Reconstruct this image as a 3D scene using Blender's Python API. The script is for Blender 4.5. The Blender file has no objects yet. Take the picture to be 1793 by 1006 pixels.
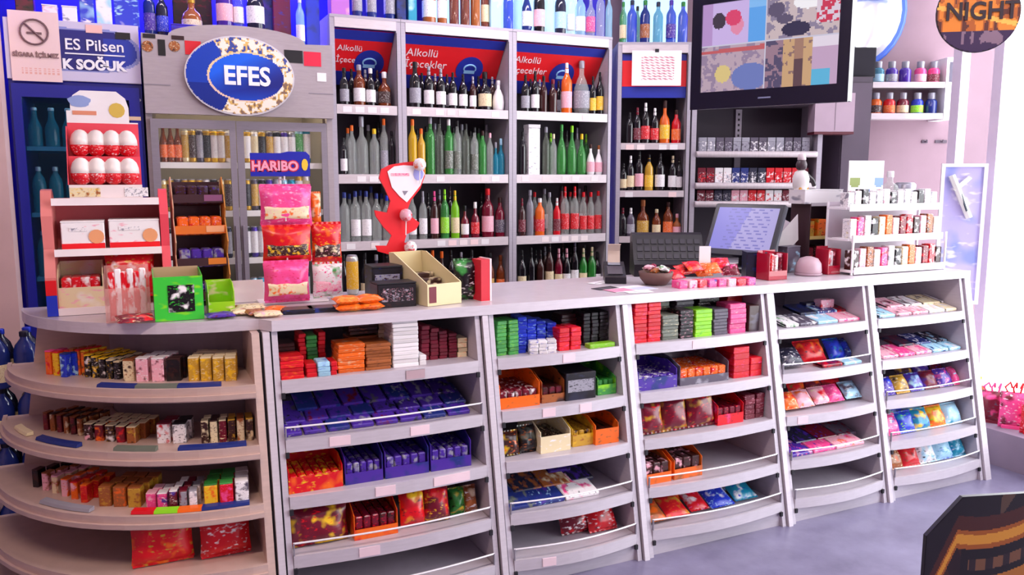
import bpy, math, random
from mathutils import Vector, Matrix
R = math.radians
random.seed(7)
scene = bpy.context.scene
COL = scene.collection

# ---------------------------------------------------------------- camera
EYE = Vector((0, 0, 1.60)); YAW = R(25); PITCH = R(7.74); FPX = 1420.0
cam_d = bpy.data.cameras.new('camera'); cam = bpy.data.objects.new('camera', cam_d); COL.objects.link(cam)
cam_d.sensor_width = 36; cam_d.sensor_fit = 'HORIZONTAL'; cam_d.lens = 36 * FPX / 1793; cam_d.clip_start = .05
cam.location = EYE; cam.rotation_euler = (R(90) - PITCH, 0, -YAW)
scene.camera = cam
# ---------------------------------------------------------------- world, exposure, daylight, unseen ceiling fill tubes
w = bpy.data.worlds.new('daylight'); scene.world = w; w.use_nodes = True
w.node_tree.nodes['Background'].inputs[0].default_value = (.93, .96, 1, 1)
w.node_tree.nodes['Background'].inputs[1].default_value = 7.0
vs = scene.view_settings
vs.view_transform = 'Standard'; vs.look = 'None'; vs.exposure = 0.10; vs.gamma = 1; vs.use_curve_mapping = False
scene.cycles.max_bounces = 7; scene.cycles.transparent_max_bounces = 24; scene.cycles.use_denoising = True
FILL_TUBES = [  # added fill tubes: x, y, watts, colour
    (-.45, 1.35, 36, (1, .74, .60)), (1.6, 1.6, 20, (1, .86, .88)), (3.2, 1.5, 14, (1, .90, .97)),
    (.3, 3.95, 6, (1, .86, .84)), (2.0, 3.95, 13, (1, .9, .95))]
WIN_X = 4.76   # the shop window
pl = bpy.data.lights.new('window_portal', 'AREA'); pl.shape = 'RECTANGLE'; pl.size = 5.9; pl.size_y = 2.7
pl.cycles.is_portal = True
po = bpy.data.objects.new('window_portal', pl); COL.objects.link(po)
po.location = (WIN_X + .12, .55, 1.62); po.rotation_euler = (R(90), 0, R(90))

# ---------------------------------------------------------------- survey of the photograph: picture point -> place
FWD = Vector((math.sin(YAW) * math.cos(PITCH), math.cos(YAW) * math.cos(PITCH), -math.sin(PITCH)))
RGT = Vector((math.cos(YAW), -math.sin(YAW), 0)); UPV = RGT.cross(FWD); LEV = Vector((math.sin(YAW), math.cos(YAW), 0))
def ray(px, py): return FWD + RGT * ((px - 896.5) / FPX) - UPV * ((py - 503) / FPX)
def at_y(px, py, y): r = ray(px, py); return EYE + r * (y / r.y)
def at_z(px, py, z): r = ray(px, py); return EYE + r * ((z - EYE.z) / r.z)
def at_d(px, py, d): r = ray(px, py); return EYE + r * (d / r.dot(LEV))

# ---------------------------------------------------------------- materials
def lin(c):
    if isinstance(c, str):
        c = c.lstrip('#'); c = [int(c[i:i + 2], 16) / 255 for i in (0, 2, 4)]
    return tuple(v / 12.92 if v <= .04045 else ((v + .055) / 1.055) ** 2.4 for v in c[:3]) + (1,)
CC = dict(k='#141016', w='#f2eef0', g='#3f9a45', c='#cfd6d2', a='#7a3510', b='#2038c8', r='#d81020', y='#f0c020', o='#f06a18',
          s='#9a98a4', d='#3a1c1a', p='#f04a90', v='#4a2a9a', t='#1a90b0', l='#90e020', e='#e8d8b0', m='#701028', n='#24243c',
          i='#a8d8f0', u='#a05a2c', z='#c89a30', q='#6c7468', h='#f0b0c0', f='#2a7a30', j='#20307a', x='#585060')
MATS = {}
def _new(key):
    m = bpy.data.materials.new(key); m.use_nodes = True; MATS[key] = m
    return m, m.node_tree.nodes, m.node_tree.links, m.node_tree.nodes['Principled BSDF']
def plain(c, rough=.45, metal=0, emit=0, spec=.5):
    c = CC.get(c, c); key = 'plain_%s_%g_%g_%g' % (c, rough, metal, emit)
    if key in MATS: return MATS[key]
    m, N, L, P = _new(key); base = lin(c)
    n = N.new('ShaderNodeTexNoise'); n.inputs['Scale'].default_value = 9; n.inputs['Detail'].default_value = 3
    tc = N.new('ShaderNodeTexCoord'); L.new(tc.outputs['Object'], n.inputs['Vector'])
    mx = N.new('ShaderNodeMix'); mx.data_type = 'RGBA'
    mx.inputs['A'].default_value = tuple(v * .9 for v in base[:3]) + (1,); mx.inputs['B'].default_value = tuple(min(1, v * 1.08) for v in base[:3]) + (1,)
    L.new(n.outputs['Fac'], mx.inputs['Factor']); L.new(mx.outputs['Result'], P.inputs['Base Color'])
    P.inputs['Roughness'].default_value = rough; P.inputs['Metallic'].default_value = metal; P.inputs['Specular IOR Level'].default_value = spec
    if emit:
        P.inputs['Emission Color'].default_value = base; P.inputs['Emission Strength'].default_value = emit
    return m
def metal_panel(c='#c4bec8', rough=.42):
    key = 'panel_' + c
    if key in MATS: return MATS[key]
    m, N, L, P = _new(key); base = lin(c)
    tc = N.new('ShaderNodeTexCoord'); mp = N.new('ShaderNodeMapping'); mp.inputs['Scale'].default_value = (6, 6, 40)
    n = N.new('ShaderNodeTexNoise'); n.inputs['Scale'].default_value = 3; n.inputs['Detail'].default_value = 6
    L.new(tc.outputs['Object'], mp.inputs[0]); L.new(mp.outputs[0], n.inputs['Vector'])
    mx = N.new('ShaderNodeMix'); mx.data_type = 'RGBA'
    mx.inputs['A'].default_value = tuple(v * .86 for v in base[:3]) + (1,); mx.inputs['B'].default_value = tuple(min(1, v * 1.1) for v in base[:3]) + (1,)
    L.new(n.outputs['Fac'], mx.inputs['Factor']); L.new(mx.outputs['Result'], P.inputs['Base Color'])
    P.inputs['Roughness'].default_value = rough; P.inputs['Metallic'].default_value = .15
    return m
def glass(c, alpha=.55, rough=.06):
    """coloured bottle glass: a tinted, partly see-through shell"""
    c = CC.get(c, c); key = 'glass_%s_%g' % (c, alpha)
    if key in MATS: return MATS[key]
    m, N, L, P = _new(key)
    P.inputs['Base Color'].default_value = lin(c); P.inputs['Roughness'].default_value = rough
    P.inputs['Alpha'].default_value = alpha; P.inputs['Specular IOR Level'].default_value = .7
    return m
def pane_mat():
    if 'pane' in MATS: return MATS['pane']
    m, N, L, P = _new('pane')
    P.inputs['Base Color'].default_value = (.25, .3, .32, 1); P.inputs['Roughness'].default_value = .03; P.inputs['Alpha'].default_value = .05
    return m
def wrap(c1, c2=None, c3=None, scale=14, stretch=(1, 1, 1), gloss=.3, mode=0):
    """printed foil or card wrapper: patches of a few inks, different on every object"""
    cs = [CC.get(c, c) for c in (c1, c2 or c1, c3 or c2 or c1)]
    key = 'wrap_%s_%g_%s_%g_%d' % ('_'.join(cs), scale, stretch, gloss, mode)
    if key in MATS: return MATS[key]
    m, N, L, P = _new(key)
    tc = N.new('ShaderNodeTexCoord'); oi = N.new('ShaderNodeObjectInfo')
    mp = N.new('ShaderNodeMapping'); mp.inputs['Scale'].default_value = stretch
    add = N.new('ShaderNodeVectorMath'); add.operation = 'ADD'
    sc = N.new('ShaderNodeVectorMath'); sc.operation = 'SCALE'; sc.inputs[0].default_value = (7, 13, 5)
    L.new(oi.outputs['Random'], sc.inputs['Scale']); L.new(tc.outputs['Object'], add.inputs[0]); L.new(sc.outputs[0], add.inputs[1])
    L.new(add.outputs[0], mp.inputs[0])
    def ink(vec, sc_, lo, hi, off):
        n = N.new('ShaderNodeTexNoise'); n.noise_dimensions = '4D'; n.inputs['W'].default_value = off
        n.inputs['Scale'].default_value = sc_; n.inputs['Detail'].default_value = 1.5; L.new(vec, n.inputs['Vector'])
        r = N.new('ShaderNodeMapRange'); r.inputs['From Min'].default_value = lo; r.inputs['From Max'].default_value = hi; L.new(n.outputs['Fac'], r.inputs['Value'])
        return r.outputs['Result']
    st = N.new('ShaderNodeMapping'); st.inputs['Scale'].default_value = (1, 1, 2.2); L.new(mp.outputs[0], st.inputs[0])
    m1 = N.new('ShaderNodeMix'); m1.data_type = 'RGBA'; m1.inputs['A'].default_value = lin(cs[0]); m1.inputs['B'].default_value = lin(cs[1])
    L.new(ink(mp.outputs[0], scale * 1.5, .53, .66, 1.3), m1.inputs['Factor'])
    m2 = N.new('ShaderNodeMix'); m2.data_type = 'RGBA'; L.new(m1.outputs['Result'], m2.inputs['A']); m2.inputs['B'].default_value = lin(cs[2])
    L.new(ink(st.outputs[0], scale * 3.4, .58, .70, 5.1), m2.inputs['Factor']); L.new(m2.outputs['Result'], P.inputs['Base Color'])
    P.inputs['Roughness'].default_value = gloss
    return m
def tone(c, c2=None):
    """one wrapper colour that varies a little from bar to bar, with faint lettering along the edge"""
    c, c2 = CC.get(c, c), CC.get(c2 or c, c2 or c); key = 'tone_%s_%s' % (c, c2)
    if key in MATS: return MATS[key]
    m, N, L, P = _new(key); oi = N.new('ShaderNodeObjectInfo'); tc = N.new('ShaderNodeTexCoord')
    mp = N.new('ShaderNodeMapping'); mp.inputs['Scale'].default_value = (1, 1, 3); L.new(tc.outputs['Object'], mp.inputs[0])
    n = N.new('ShaderNodeTexNoise'); n.noise_dimensions = '4D'; n.inputs['Scale'].default_value = 55; L.new(mp.outputs[0], n.inputs['Vector']); L.new(oi.outputs['Random'], n.inputs['W'])
    r = N.new('ShaderNodeMapRange'); r.inputs['From Min'].default_value = .55; r.inputs['From Max'].default_value = .75; r.inputs['To Max'].default_value = .8; L.new(n.outputs['Fac'], r.inputs['Value'])
    mx = N.new('ShaderNodeMix'); mx.data_type = 'RGBA'; mx.inputs['A'].default_value = lin(c); mx.inputs['B'].default_value = lin(c2); L.new(r.outputs['Result'], mx.inputs['Factor'])
    h = N.new('ShaderNodeHueSaturation'); v = N.new('ShaderNodeMapRange'); v.inputs['To Min'].default_value = .72; v.inputs['To Max'].default_value = 1.1
    L.new(oi.outputs['Random'], v.inputs['Value']); L.new(v.outputs['Result'], h.inputs['Value']); L.new(mx.outputs['Result'], h.inputs['Color']); L.new(h.outputs['Color'], P.inputs['Base Color'])
    P.inputs['Roughness'].default_value = .35
    return m
def vn(x, y, s=0):
    """smooth value noise 0..1 for printed pictures"""
    def hsh(i, j): return (math.sin(i * 127.1 + j * 311.7 + s * 74.7) * 43758.5453) % 1
    i, j = math.floor(x), math.floor(y); a, b = x - i, y - j; a, b = a * a * (3 - 2 * a), b * b * (3 - 2 * b)
    return (hsh(i, j) * (1 - a) + hsh(i + 1, j) * a) * (1 - b) + (hsh(i, j + 1) * (1 - a) + hsh(i + 1, j + 1) * a) * b
def print_mat(rough=.4, emit=0):
    key = 'print_%g_%g' % (rough, emit)
    if key in MATS: return MATS[key]
    m, N, L, P = _new(key)
    a = N.new('ShaderNodeAttribute'); a.attribute_name = 'Ink'; L.new(a.outputs['Color'], P.inputs['Base Color'])
    P.inputs['Roughness'].default_value = rough
    if emit:
        L.new(a.outputs['Color'], P.inputs['Emission Color']); P.inputs['Emission Strength'].default_value = emit
        P.inputs['Base Color'].links and L.remove(P.inputs['Base Color'].links[0]); P.inputs['Base Color'].default_value = (.02, .02, .02, 1)
    return m

# ---------------------------------------------------------------- mesh helpers
class MB:
    def __init__(s): s.v = []; s.f = []; s.sm = False
    def quadbox(s, p):   # 8 points, bottom ring then top ring
        b = len(s.v); s.v += [tuple(q) for q in p]
        s.f += [tuple(b + i for i in q) for q in ((3, 2, 1, 0), (4, 5, 6, 7), (0, 1, 5, 4), (1, 2, 6, 5), (2, 3, 7, 6), (3, 0, 4, 7))]
        return s
    def box(s, x0, x1, y0, y1, z0, z1):
        return s.quadbox([(x0, y0, z0), (x1, y0, z0), (x1, y1, z0), (x0, y1, z0), (x0, y0, z1), (x1, y0, z1), (x1, y1, z1), (x0, y1, z1)])
    def bevbox(s, w, d, h, r=.004, z0=0):
        """box centred on x, y with chamfered vertical and top edges"""
        a, b = w / 2, d / 2; r = min(r, a * .6, b * .6, h * .3); o = len(s.v)
        def ring(x, y, z, c):
            return [(-x + c, -y, z), (x - c, -y, z), (x, -y + c, z), (x, y - c, z), (x - c, y, z), (-x + c, y, z), (-x, y - c, z), (-x, -y + c, z)]
        s.v += ring(a, b, z0, r) + ring(a, b, z0 + h - r, r) + ring(a - r, b - r, z0 + h, r * .5)
        s.f.append(tuple(o + i for i in range(7, -1, -1)))
        for k in (0, 8):
            for i in range(8): s.f.append((o + k + i, o + k + (i + 1) % 8, o + k + 8 + (i + 1) % 8, o + k + 8 + i))
        s.f.append(tuple(o + 16 + i for i in range(8)))
        return s
    def prism(s, pts, y0, y1, axis='y'):
        """outline pts (a, b) extruded: axis y -> (a, y, b); z -> (a, b, z); x -> (x, a, b)"""
        n = len(pts); o = len(s.v)
        put = {'y': lambda a, b, t: (a, t, b), 'z': lambda a, b, t: (a, b, t), 'x': lambda a, b, t: (t, a, b)}[axis]
        s.v += [put(a, b, y0) for a, b in pts] + [put(a, b, y1) for a, b in pts]
        s.f.append(tuple(range(o, o + n))); s.f.append(tuple(range(o + 2 * n - 1, o + n - 1, -1)))
        for i in range(n): j = (i + 1) % n; s.f.append((o + i, o + n + i, o + n + j, o + j))
        return s
    def lathe(s, prof, n=14, cx=0, cy=0):
        o = len(s.v); k = len(prof)
        for r, z in prof:
            for i in range(n): a = 2 * math.pi * i / n; s.v.append((cx + r * math.cos(a), cy + r * math.sin(a), z))
        for j in range(k - 1):
            for i in range(n): s.f.append((o + j * n + i, o + j * n + (i + 1) % n, o + (j + 1) * n + (i + 1) % n, o + (j + 1) * n + i))
        s.f.append(tuple(o + i for i in range(n - 1, -1, -1))); s.f.append(tuple(o + (k - 1) * n + i for i in range(n)))
        s.sm = True
        return s
    def tube(s, pts, r, n=6):
        pts = [Vector(p) for p in pts]; o = len(s.v)
        for k, p in enumerate(pts):
            t = (pts[min(k + 1, len(pts) - 1)] - pts[max(k - 1, 0)]).normalized()
            u = t.cross(Vector((0, 0, 1)));  u = u.normalized() if u.length > .05 else Vector((1, 0, 0)); q = t.cross(u)
            for i in range(n): a = 2 * math.pi * i / n; s.v.append(tuple(p + u * r * math.cos(a) + q * r * math.sin(a)))
        for k in range(len(pts) - 1):
            for i in range(n): s.f.append((o + k * n + i, o + k * n + (i + 1) % n, o + (k + 1) * n + (i + 1) % n, o + (k + 1) * n + i))
        s.f.append(tuple(o + i for i in range(n - 1, -1, -1))); s.f.append(tuple(o + (len(pts) - 1) * n + i for i in range(n)))
        return s
    def mesh(s, name):
        me = bpy.data.meshes.new(name); me.from_pydata(s.v, [], s.f); me.update()
        if s.sm:
            for p in me.polygons: p.use_smooth = len(p.vertices) == 4
        return me
def put(name, me, mat, parent=None, loc=(0, 0, 0), rz=0, scale=None, rx=0, ry=0):
    """link one mesh object; the material sits on the object so meshes can be shared"""
    if isinstance(me, MB): me = me.mesh(name)
    if not me.materials: me.materials.append(mat)
    o = bpy.data.objects.new(name, me); COL.objects.link(o)
    o.material_slots[0].link = 'OBJECT'; o.material_slots[0].material = mat
    o.parent = parent; o.location = loc; o.rotation_euler = (rx, ry, rz)
    if scale: o.scale = scale
    return o
LABELS = {}
def tag(o, label, cat, group=None):
    o['label'] = label; o['category'] = cat
    if group: o['group'] = group
    n = len(label.split())
    if not 4 <= n <= 16: print('LABEL LENGTH', n, label)
    if label in LABELS: print('LABEL TWICE', label)
    LABELS[label] = 1
    return o
def thing(name, label, cat, loc=(0, 0, 0), rz=0, group=None):
    o = bpy.data.objects.new(name, None); COL.objects.link(o); o.empty_display_size = .05
    o.location = loc; o.rotation_euler = (0, 0, rz)
    return tag(o, label, cat, group)
def struct(name, mb, mat, parent=None, **k):
    o = put(name, mb, mat, parent, **k)
    if parent is None: o['kind'] = 'structure'
    return o
def text(name, body, size, mat, parent, loc, rx=R(90), rz=0, ry=0, align='CENTER', bold=0, extrude=.001, shear=0, xs=1):
    cu = bpy.data.curves.new(name, 'FONT'); cu.body = body; cu.size = size; cu.align_x = align; cu.align_y = 'CENTER'
    cu.offset = bold; cu.extrude = extrude; cu.shear = shear; cu.resolution_u = 3
    t = bpy.data.objects.new(name, cu); COL.objects.link(t)
    bpy.context.view_layer.update()
    me = bpy.data.meshes.new_from_object(t.evaluated_get(bpy.context.evaluated_depsgraph_get()))
    bpy.data.objects.remove(t); bpy.data.curves.remove(cu)
    me.materials.clear()
    o = put(name, me, mat, parent, loc, rz, (xs, 1, 1), rx, ry); me.name = name
    return o
def inked(name, wd, ht, nx, ny, ink, mat, parent=None, loc=(0, 0, 0), rz=0, rx=0, mask=None, thick=.002):
    """flat print: a thin sheet in the local x-z plane facing -y; ink(u, v) gives the colour, v up"""
    vs_, fs, cs = [], [], []
    for j in range(ny + 1):
        for i in range(nx + 1): vs_.append((wd * (i / nx - .5), 0, ht * j / ny))
    for j in range(ny):
        for i in range(nx):
            u, v = (i + .5) / nx, (j + .5) / ny
            if mask and not mask(u, v): continue
            fs.append((j * (nx + 1) + i, j * (nx + 1) + i + 1, (j + 1) * (nx + 1) + i + 1, (j + 1) * (nx + 1) + i)); cs.append(lin(ink(u, v)))
    me = bpy.data.meshes.new(name); me.from_pydata(vs_, [], fs); me.update()
    at = me.color_attributes.new('Ink', 'FLOAT_COLOR', 'CORNER'); k = 0
    for p, c in zip(me.polygons, cs):
        for _ in p.vertices: at.data[k].color = c; k += 1
    return put(name, me, mat, parent, loc, rz, None, rx)
ORD = ['first', 'second', 'third', 'fourth', 'fifth', 'sixth', 'seventh', 'eighth', 'ninth', 'tenth', 'eleventh', 'twelfth', 'thirteenth',
       'fourteenth', 'fifteenth', 'sixteenth', 'seventeenth', 'eighteenth', 'nineteenth', 'twentieth']
CN = dict(k='black', w='white', g='green', c='clear', a='amber', b='blue', r='red', y='yellow', o='orange', s='silver', d='dark brown',
          p='pink', v='purple', t='teal', l='lime green', e='cream', m='maroon', n='navy', i='pale blue', u='brown', z='gold', q='grey green',
          h='pale pink', f='dark green', j='dark blue', x='grey')

# ---------------------------------------------------------------- the room
M_WALL = plain('#8f7480', .8); M_CEIL = plain('#e8e2e4', .9); M_WHITE = plain('#efecf0', .5); M_SIL = metal_panel('#c2bac4'); M_DARK = plain('#15121c', .4)
def floor_mat():
    m, N, L, P = _new('floor_vinyl')
    tc = N.new('ShaderNodeTexCoord')
    n = N.new('ShaderNodeTexNoise'); n.inputs['Scale'].default_value = 3.2; n.inputs['Detail'].default_value = 7; n.inputs['Roughness'].default_value = .65
    r = N.new('ShaderNodeValToRGB'); r.color_ramp.elements[0].position = .3; r.color_ramp.elements[0].color = lin('#66607a'); r.color_ramp.elements[1].position = .7; r.color_ramp.elements[1].color = lin('#85809c')
    L.new(tc.outputs['Object'], n.inputs['Vector']); L.new(n.outputs['Fac'], r.inputs[0]); L.new(r.outputs[0], P.inputs['Base Color'])
    P.inputs['Roughness'].default_value = .35
    return m
X0, X1, Y0, Y1, ZC = -2.2, WIN_X, -2.6, 5.25, 3.05
struct('floor', MB().box(X0 - .1, X1 + .3, Y0 - .1, Y1 + .1, -.08, 0), floor_mat())
struct('ceiling', MB().box(X0 - .1, X1 + .3, Y0 - .1, Y1 + .1, ZC, ZC + .1), M_CEIL)
struct('wall_back', MB().box(X0 - .1, 3.2, Y1, Y1 + .1, 0, ZC), plain('#2a20b8', .8))
struct('wall_left', MB().box(X0 - .1, X0, Y0, Y1, 0, ZC), M_WALL)
struct('wall_front', MB().box(X0 - .1, X1 + .2, Y0 - .1, Y0, 0, ZC), M_WALL)
# the slanting wall behind the tobacco corner runs from the liquor shelves to the window
dA = at_d(1060, 310, 5.72); dB = at_d(1662, 310, 5.72)
struct('wall_corner', MB().quadbox([(dA.x, dA.y, 0), (dB.x + .3, dB.y - .14, 0), (dB.x + .35, dB.y, 0), (dA.x + .05, dA.y + .12, 0)] +
       [(dA.x, dA.y, ZC), (dB.x + .3, dB.y - .14, ZC), (dB.x + .35, dB.y, ZC), (dA.x + .05, dA.y + .12, ZC)]), M_WALL)
# window side: sill, frame posts, head and panes
struct('trim_1', MB().box(4.30, X1 + .15, Y0, 3.45, 0, .20), plain('#8d7f92', .6))
struct('trim_2', MB().box(X1, X1 + .15, Y0, 3.9, 2.92, ZC), M_WHITE)
YW = [3.55, 3.28, 1.9, .4, -1.1, -2.55]
for i, yy in enumerate(YW):
    struct('trim_%d' % (i + 3), MB().box(X1 - .03, X1 + .05, yy - .03, yy + .03, .2, 2.92), plain('#e6d6e8', .5))
for i in range(len(YW) - 1):
    wn = struct('window_%d' % (i + 1), MB().box(X1, X1 + .012, YW[i + 1] + .03, YW[i] - .03, .2, 2.92), pane_mat())
# pilaster at the far left beside the drinks fridge
struct('trim_9', MB().box(-.95, -.50, 4.30, 4.46, 0, ZC), plain('#d9b6b4', .7))
# unseen ceiling lamps, added to fill the room with light
for i, (x, y, wt, c) in enumerate(FILL_TUBES):
    t = thing('fill_lamp', 'added ceiling fill lamp, %s from the window' % ORD[len(FILL_TUBES) - 1 - i], 'lamp', (x, y, ZC - .001), 0, 'added fill lamps')
    put('housing', MB().box(-.62, .62, -.09, .09, -.06, 0), M_WHITE, t)
    put('tube', MB().box(-.6, .6, -.06, .06, -.075, -.061), plain('#fff4f0', .4, 0, 4), t)
    ld = bpy.data.lights.new('fill_light', 'AREA'); ld.shape = 'RECTANGLE'; ld.size = 1.2; ld.size_y = .14; ld.energy = wt; ld.color = c
    lo = bpy.data.objects.new('fill_light', ld); COL.objects.link(lo); lo.parent = t; lo.location = (0, 0, -.08)

# ---------------------------------------------------------------- placing helpers
def xat(px, Y, z):
    """x of the point at distance Y and height z that the photograph shows in picture column px"""
    k = (px - 896.5) / FPX; dz = z - EYE.z
    return -(Y * (RGT.y - k * FWD.y) + dz * (RGT.z - k * FWD.z)) / (RGT.x - k * FWD.x)
def metres(n, x, y, z=1.2): return n * (Vector((x, y, z)) - EYE).dot(FWD) / FPX
REG = {}
def reg(o, look, cat, place, key, group=None):
    """remember a repeated thing; its label is written once the whole row is known"""
    REG.setdefault((look, place), []).append((key, o, cat, group)); return o
def write_labels():
    for (look, place), rows in REG.items():
        rows.sort(key=lambda r: r[0])
        for i, (k, o, cat, group) in enumerate(rows):
            lab = '%s on %s' % (look, place) if len(rows) == 1 else '%s, %s from left on %s' % (look, ORD[min(i, 19)], place)
            for a_, b_ in ((' from left on ', ' from left, '), (' shelf of ', ' shelf, '), (' with ', ' '), (' label,', ','), (' label ', ' ')):
                if len(lab.split()) > 16: lab = lab.replace(a_, b_)
            tag(o, lab, cat, group)

# ---------------------------------------------------------------- the counter
def YF(z): return 2.92 - (1.10 - z) * .20
SZ = [.885, .68, .485, .285, .11]                    # shelf tops
DV = [.40, 1.235, 1.885, 2.68, 3.335, 4.055]        # joints between the counter bays
BACK = 3.45
M_TOP = metal_panel('#cdc4cc', .3); M_LINE = plain('#18141e', .6); M_LAB = plain('#f0d4dc', .6); M_ROD = plain('#f4f0f4', .3, .2)
arcP = [(1.10, .79, .64), (.885, .84, .722), (.68, .87, .78), (.485, .91, .87), (.285, .94, .90), (.11, .96, .92)]
CX, CYC = .385, 3.60
def ell(a, b, t0=90, t1=180, n=18):
    return [(CX - a * math.sin(R(90 * i / n)), CYC - b * math.cos(R(90 * i / n))) for i in range(n + 1)]
wt = thing('worktop', 'long pale grey counter worktop with rounded left end', 'worktop', (0, 0, 0))
out = [(4.085, 2.90), (.42, 2.90)] + ell(.79, .64) + [(CX, CYC), (.42, 3.52), (4.085, 3.52)]
put('top_board', MB().prism(out, 1.075, 1.10, 'z'), M_TOP, wt)
lip = MB()
fr = [(4.085, 2.898), (.42, 2.898)] + ell(.792, .642)
for (a, b), (c, d) in zip(fr[:-1], fr[1:]):
    nx, ny = (b - d), (c - a); q = math.hypot(nx, ny) or 1; nx, ny = nx / q * .006, ny / q * .006
    lip.quadbox([(a, b, 1.062), (c, d, 1.062), (c - nx, d - ny, 1.062), (a - nx, b - ny, 1.062), (a, b, 1.101), (c, d, 1.101), (c - nx, d - ny, 1.101), (a - nx, b - ny, 1.101)])
put('edge_band', lip, metal_panel('#d8d0d8', .35), wt)
BAYS = ['rounded counter end', 'second counter bay', 'third counter bay', 'fourth counter bay', 'fifth counter bay', 'last counter bay']
SHN = ['top shelf', 'second shelf', 'third shelf', 'fourth shelf', 'bottom shelf']
def place_of(u, s): return SHN[s] + ' of ' + BAYS[u]
UL = [None, 'grey counter bay with boxed bars and purple chocolate next to the rounded end', 'narrow grey counter bay left of the bay with red bar stacks',
      'grey counter bay stacked with red bars below the cash register', 'grey counter bay with an empty bottom shelf near the window',
      'last grey counter bay at the window end with blue candy bags']
GUARD = {(1, 1): 1, (1, 3): 1, (1, 4): 1, (2, 3): 1, (2, 4): 1, (3, 3): 1, (3, 4): 1, (4, 1): 1, (4, 3): 1, (4, 4): 1, (5, 2): 1, (5, 3): 1, (5, 4): 1}
PRICE = {(1, 0): [.62, .68], (1, 1): [.28, .62], (1, 2): [.42, .7, .82], (2, 1): [.35, .6], (2, 4): [.25], (3, 0): [.4], (4, 2): [.1], (1, 3): [.3], (2, 0): [.5]}
for u in range(1, 6):
    xl, xr = DV[u - 1] + .040, DV[u] - .040
    t = thing('counter_bay', UL[u], 'counter', ((xl + xr) / 2, YF(0), 0), 0, 'counter bays')
    ox, oy = (xl + xr) / 2, YF(0)
    L_ = lambda mb: mb
    def local(mb):
        mb.v = [(x - ox, y - oy, z) for x, y, z in mb.v]; return mb
    for xs in (xl - .02, xr):
        put('side_panel', local(MB().prism([(YF(1.06), 1.06), (YF(0), 0), (BACK, 0), (BACK, 1.06)], xs, xs + .02, 'x')), M_SIL, t)
    put('back_panel', local(MB().box(xl, xr, BACK - .012, BACK, .02, 1.06)), metal_panel('#938b98', .5), t)
    put('kick_panel', local(MB().box(xl, xr, YF(.04) + .012, YF(.04) + .03, 0, .098)), M_SIL, t)
    for s, z in enumerate(SZ):
        n = 10; front = []
        for i in range(n + 1):
            q = i / n; front.append((xl + .002 + (xr - xl - .004) * q, YF(z) + .004 - .016 * math.sin(math.pi * q) * (1 + .25 * s)))
        sh = put('shelf', local(MB().prism(front + [(xr - .002, BACK - .014), (xl + .002, BACK - .014)], z - .014, z, 'z')), M_SIL, t)
        lm = MB()
        for (a, b), (c, d) in zip(front[:-1], front[1:]):
            lm.quadbox([(a, b - .012, z - .042), (c, d - .012, z - .042), (c, d, z - .042), (a, b, z - .042), (a, b - .012, z + .004), (c, d - .012, z + .004), (c, d, z + .004), (a, b, z + .004)])
        put('lip', local(lm), metal_panel('#d0c8d0', .35), sh)
        for q in PRICE.get((u, s), []):
            i = int(q * n); (a, b), (c, d) = front[i], front[i + 1]
            put('price_label', local(MB().quadbox([(a, b - .0145, z - .036), (c, d - .0145, z - .036), (c, d - .0121, z - .036), (a, b - .0121, z - .036),
                (a, b - .0145, z - .002), (c, d - .0145, z - .002), (c, d - .0121, z - .002), (a, b - .0121, z - .002)])), M_LAB, sh)
        if (u, s) in GUARD:
            put('guard_rail', local(MB().tube([(a, b - .006, z + .048) for a, b in front], .0035)), M_ROD, sh)
            for (a, b) in (front[0], front[-1]):
                put('rail_post', local(MB().box(a - .004 if a > xl + .1 else a, a if a > xl + .1 else a + .004, b - .012, b - .002, z + .003, z + .05)), plain('#8a8490'), sh)
    for s, z in enumerate(SZ):
        put('shelf_bracket', local(MB().box(xl - .001, xl + .012, YF(z) - .018, YF(z) - .009, z - .06, z - .04)), M_LINE, t)
        put('shelf_bracket', local(MB().box(xr - .012, xr + .001, YF(z) - .018, YF(z) - .009, z - .06, z - .04)), M_LINE, t)
# joint posts: silver cover strips with dark seams between the bays
JL = ['slanted silver joint post right of the rounded end', 'slanted silver joint post between second and third counter bays', 'slanted silver joint post between third and fourth counter bays',
      'slanted silver joint post between fourth and fifth counter bays', 'slanted silver joint post between fifth and last counter bays', 'slanted silver end panel of the counter beside the window sill']
for i, x in enumerate(DV):
    t = thing('joint_post' if i < 5 else 'end_panel', JL[i], 'post' if i < 5 else 'panel', (x, YF(0), 0), 0, 'counter joint posts' if i < 5 else None)
    def strip(a, b, off, y1): return MB().prism([(YF(1.06) - YF(0) - off, 1.06), (-off, 0), (y1, 0), (y1, 1.06)], a, b, 'x')
    put('cover_strip', strip(-.012, .012 if i < 5 else .03, .012, .40 if i < 5 else .72), metal_panel('#d4ccd4', .3), t)
    for a in (-1, 1):
        if i == 5 and a == 1: continue
        put('seam', strip(*sorted((a * .0122, a * .0198)), -.012, .4), M_LINE, t)

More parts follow.
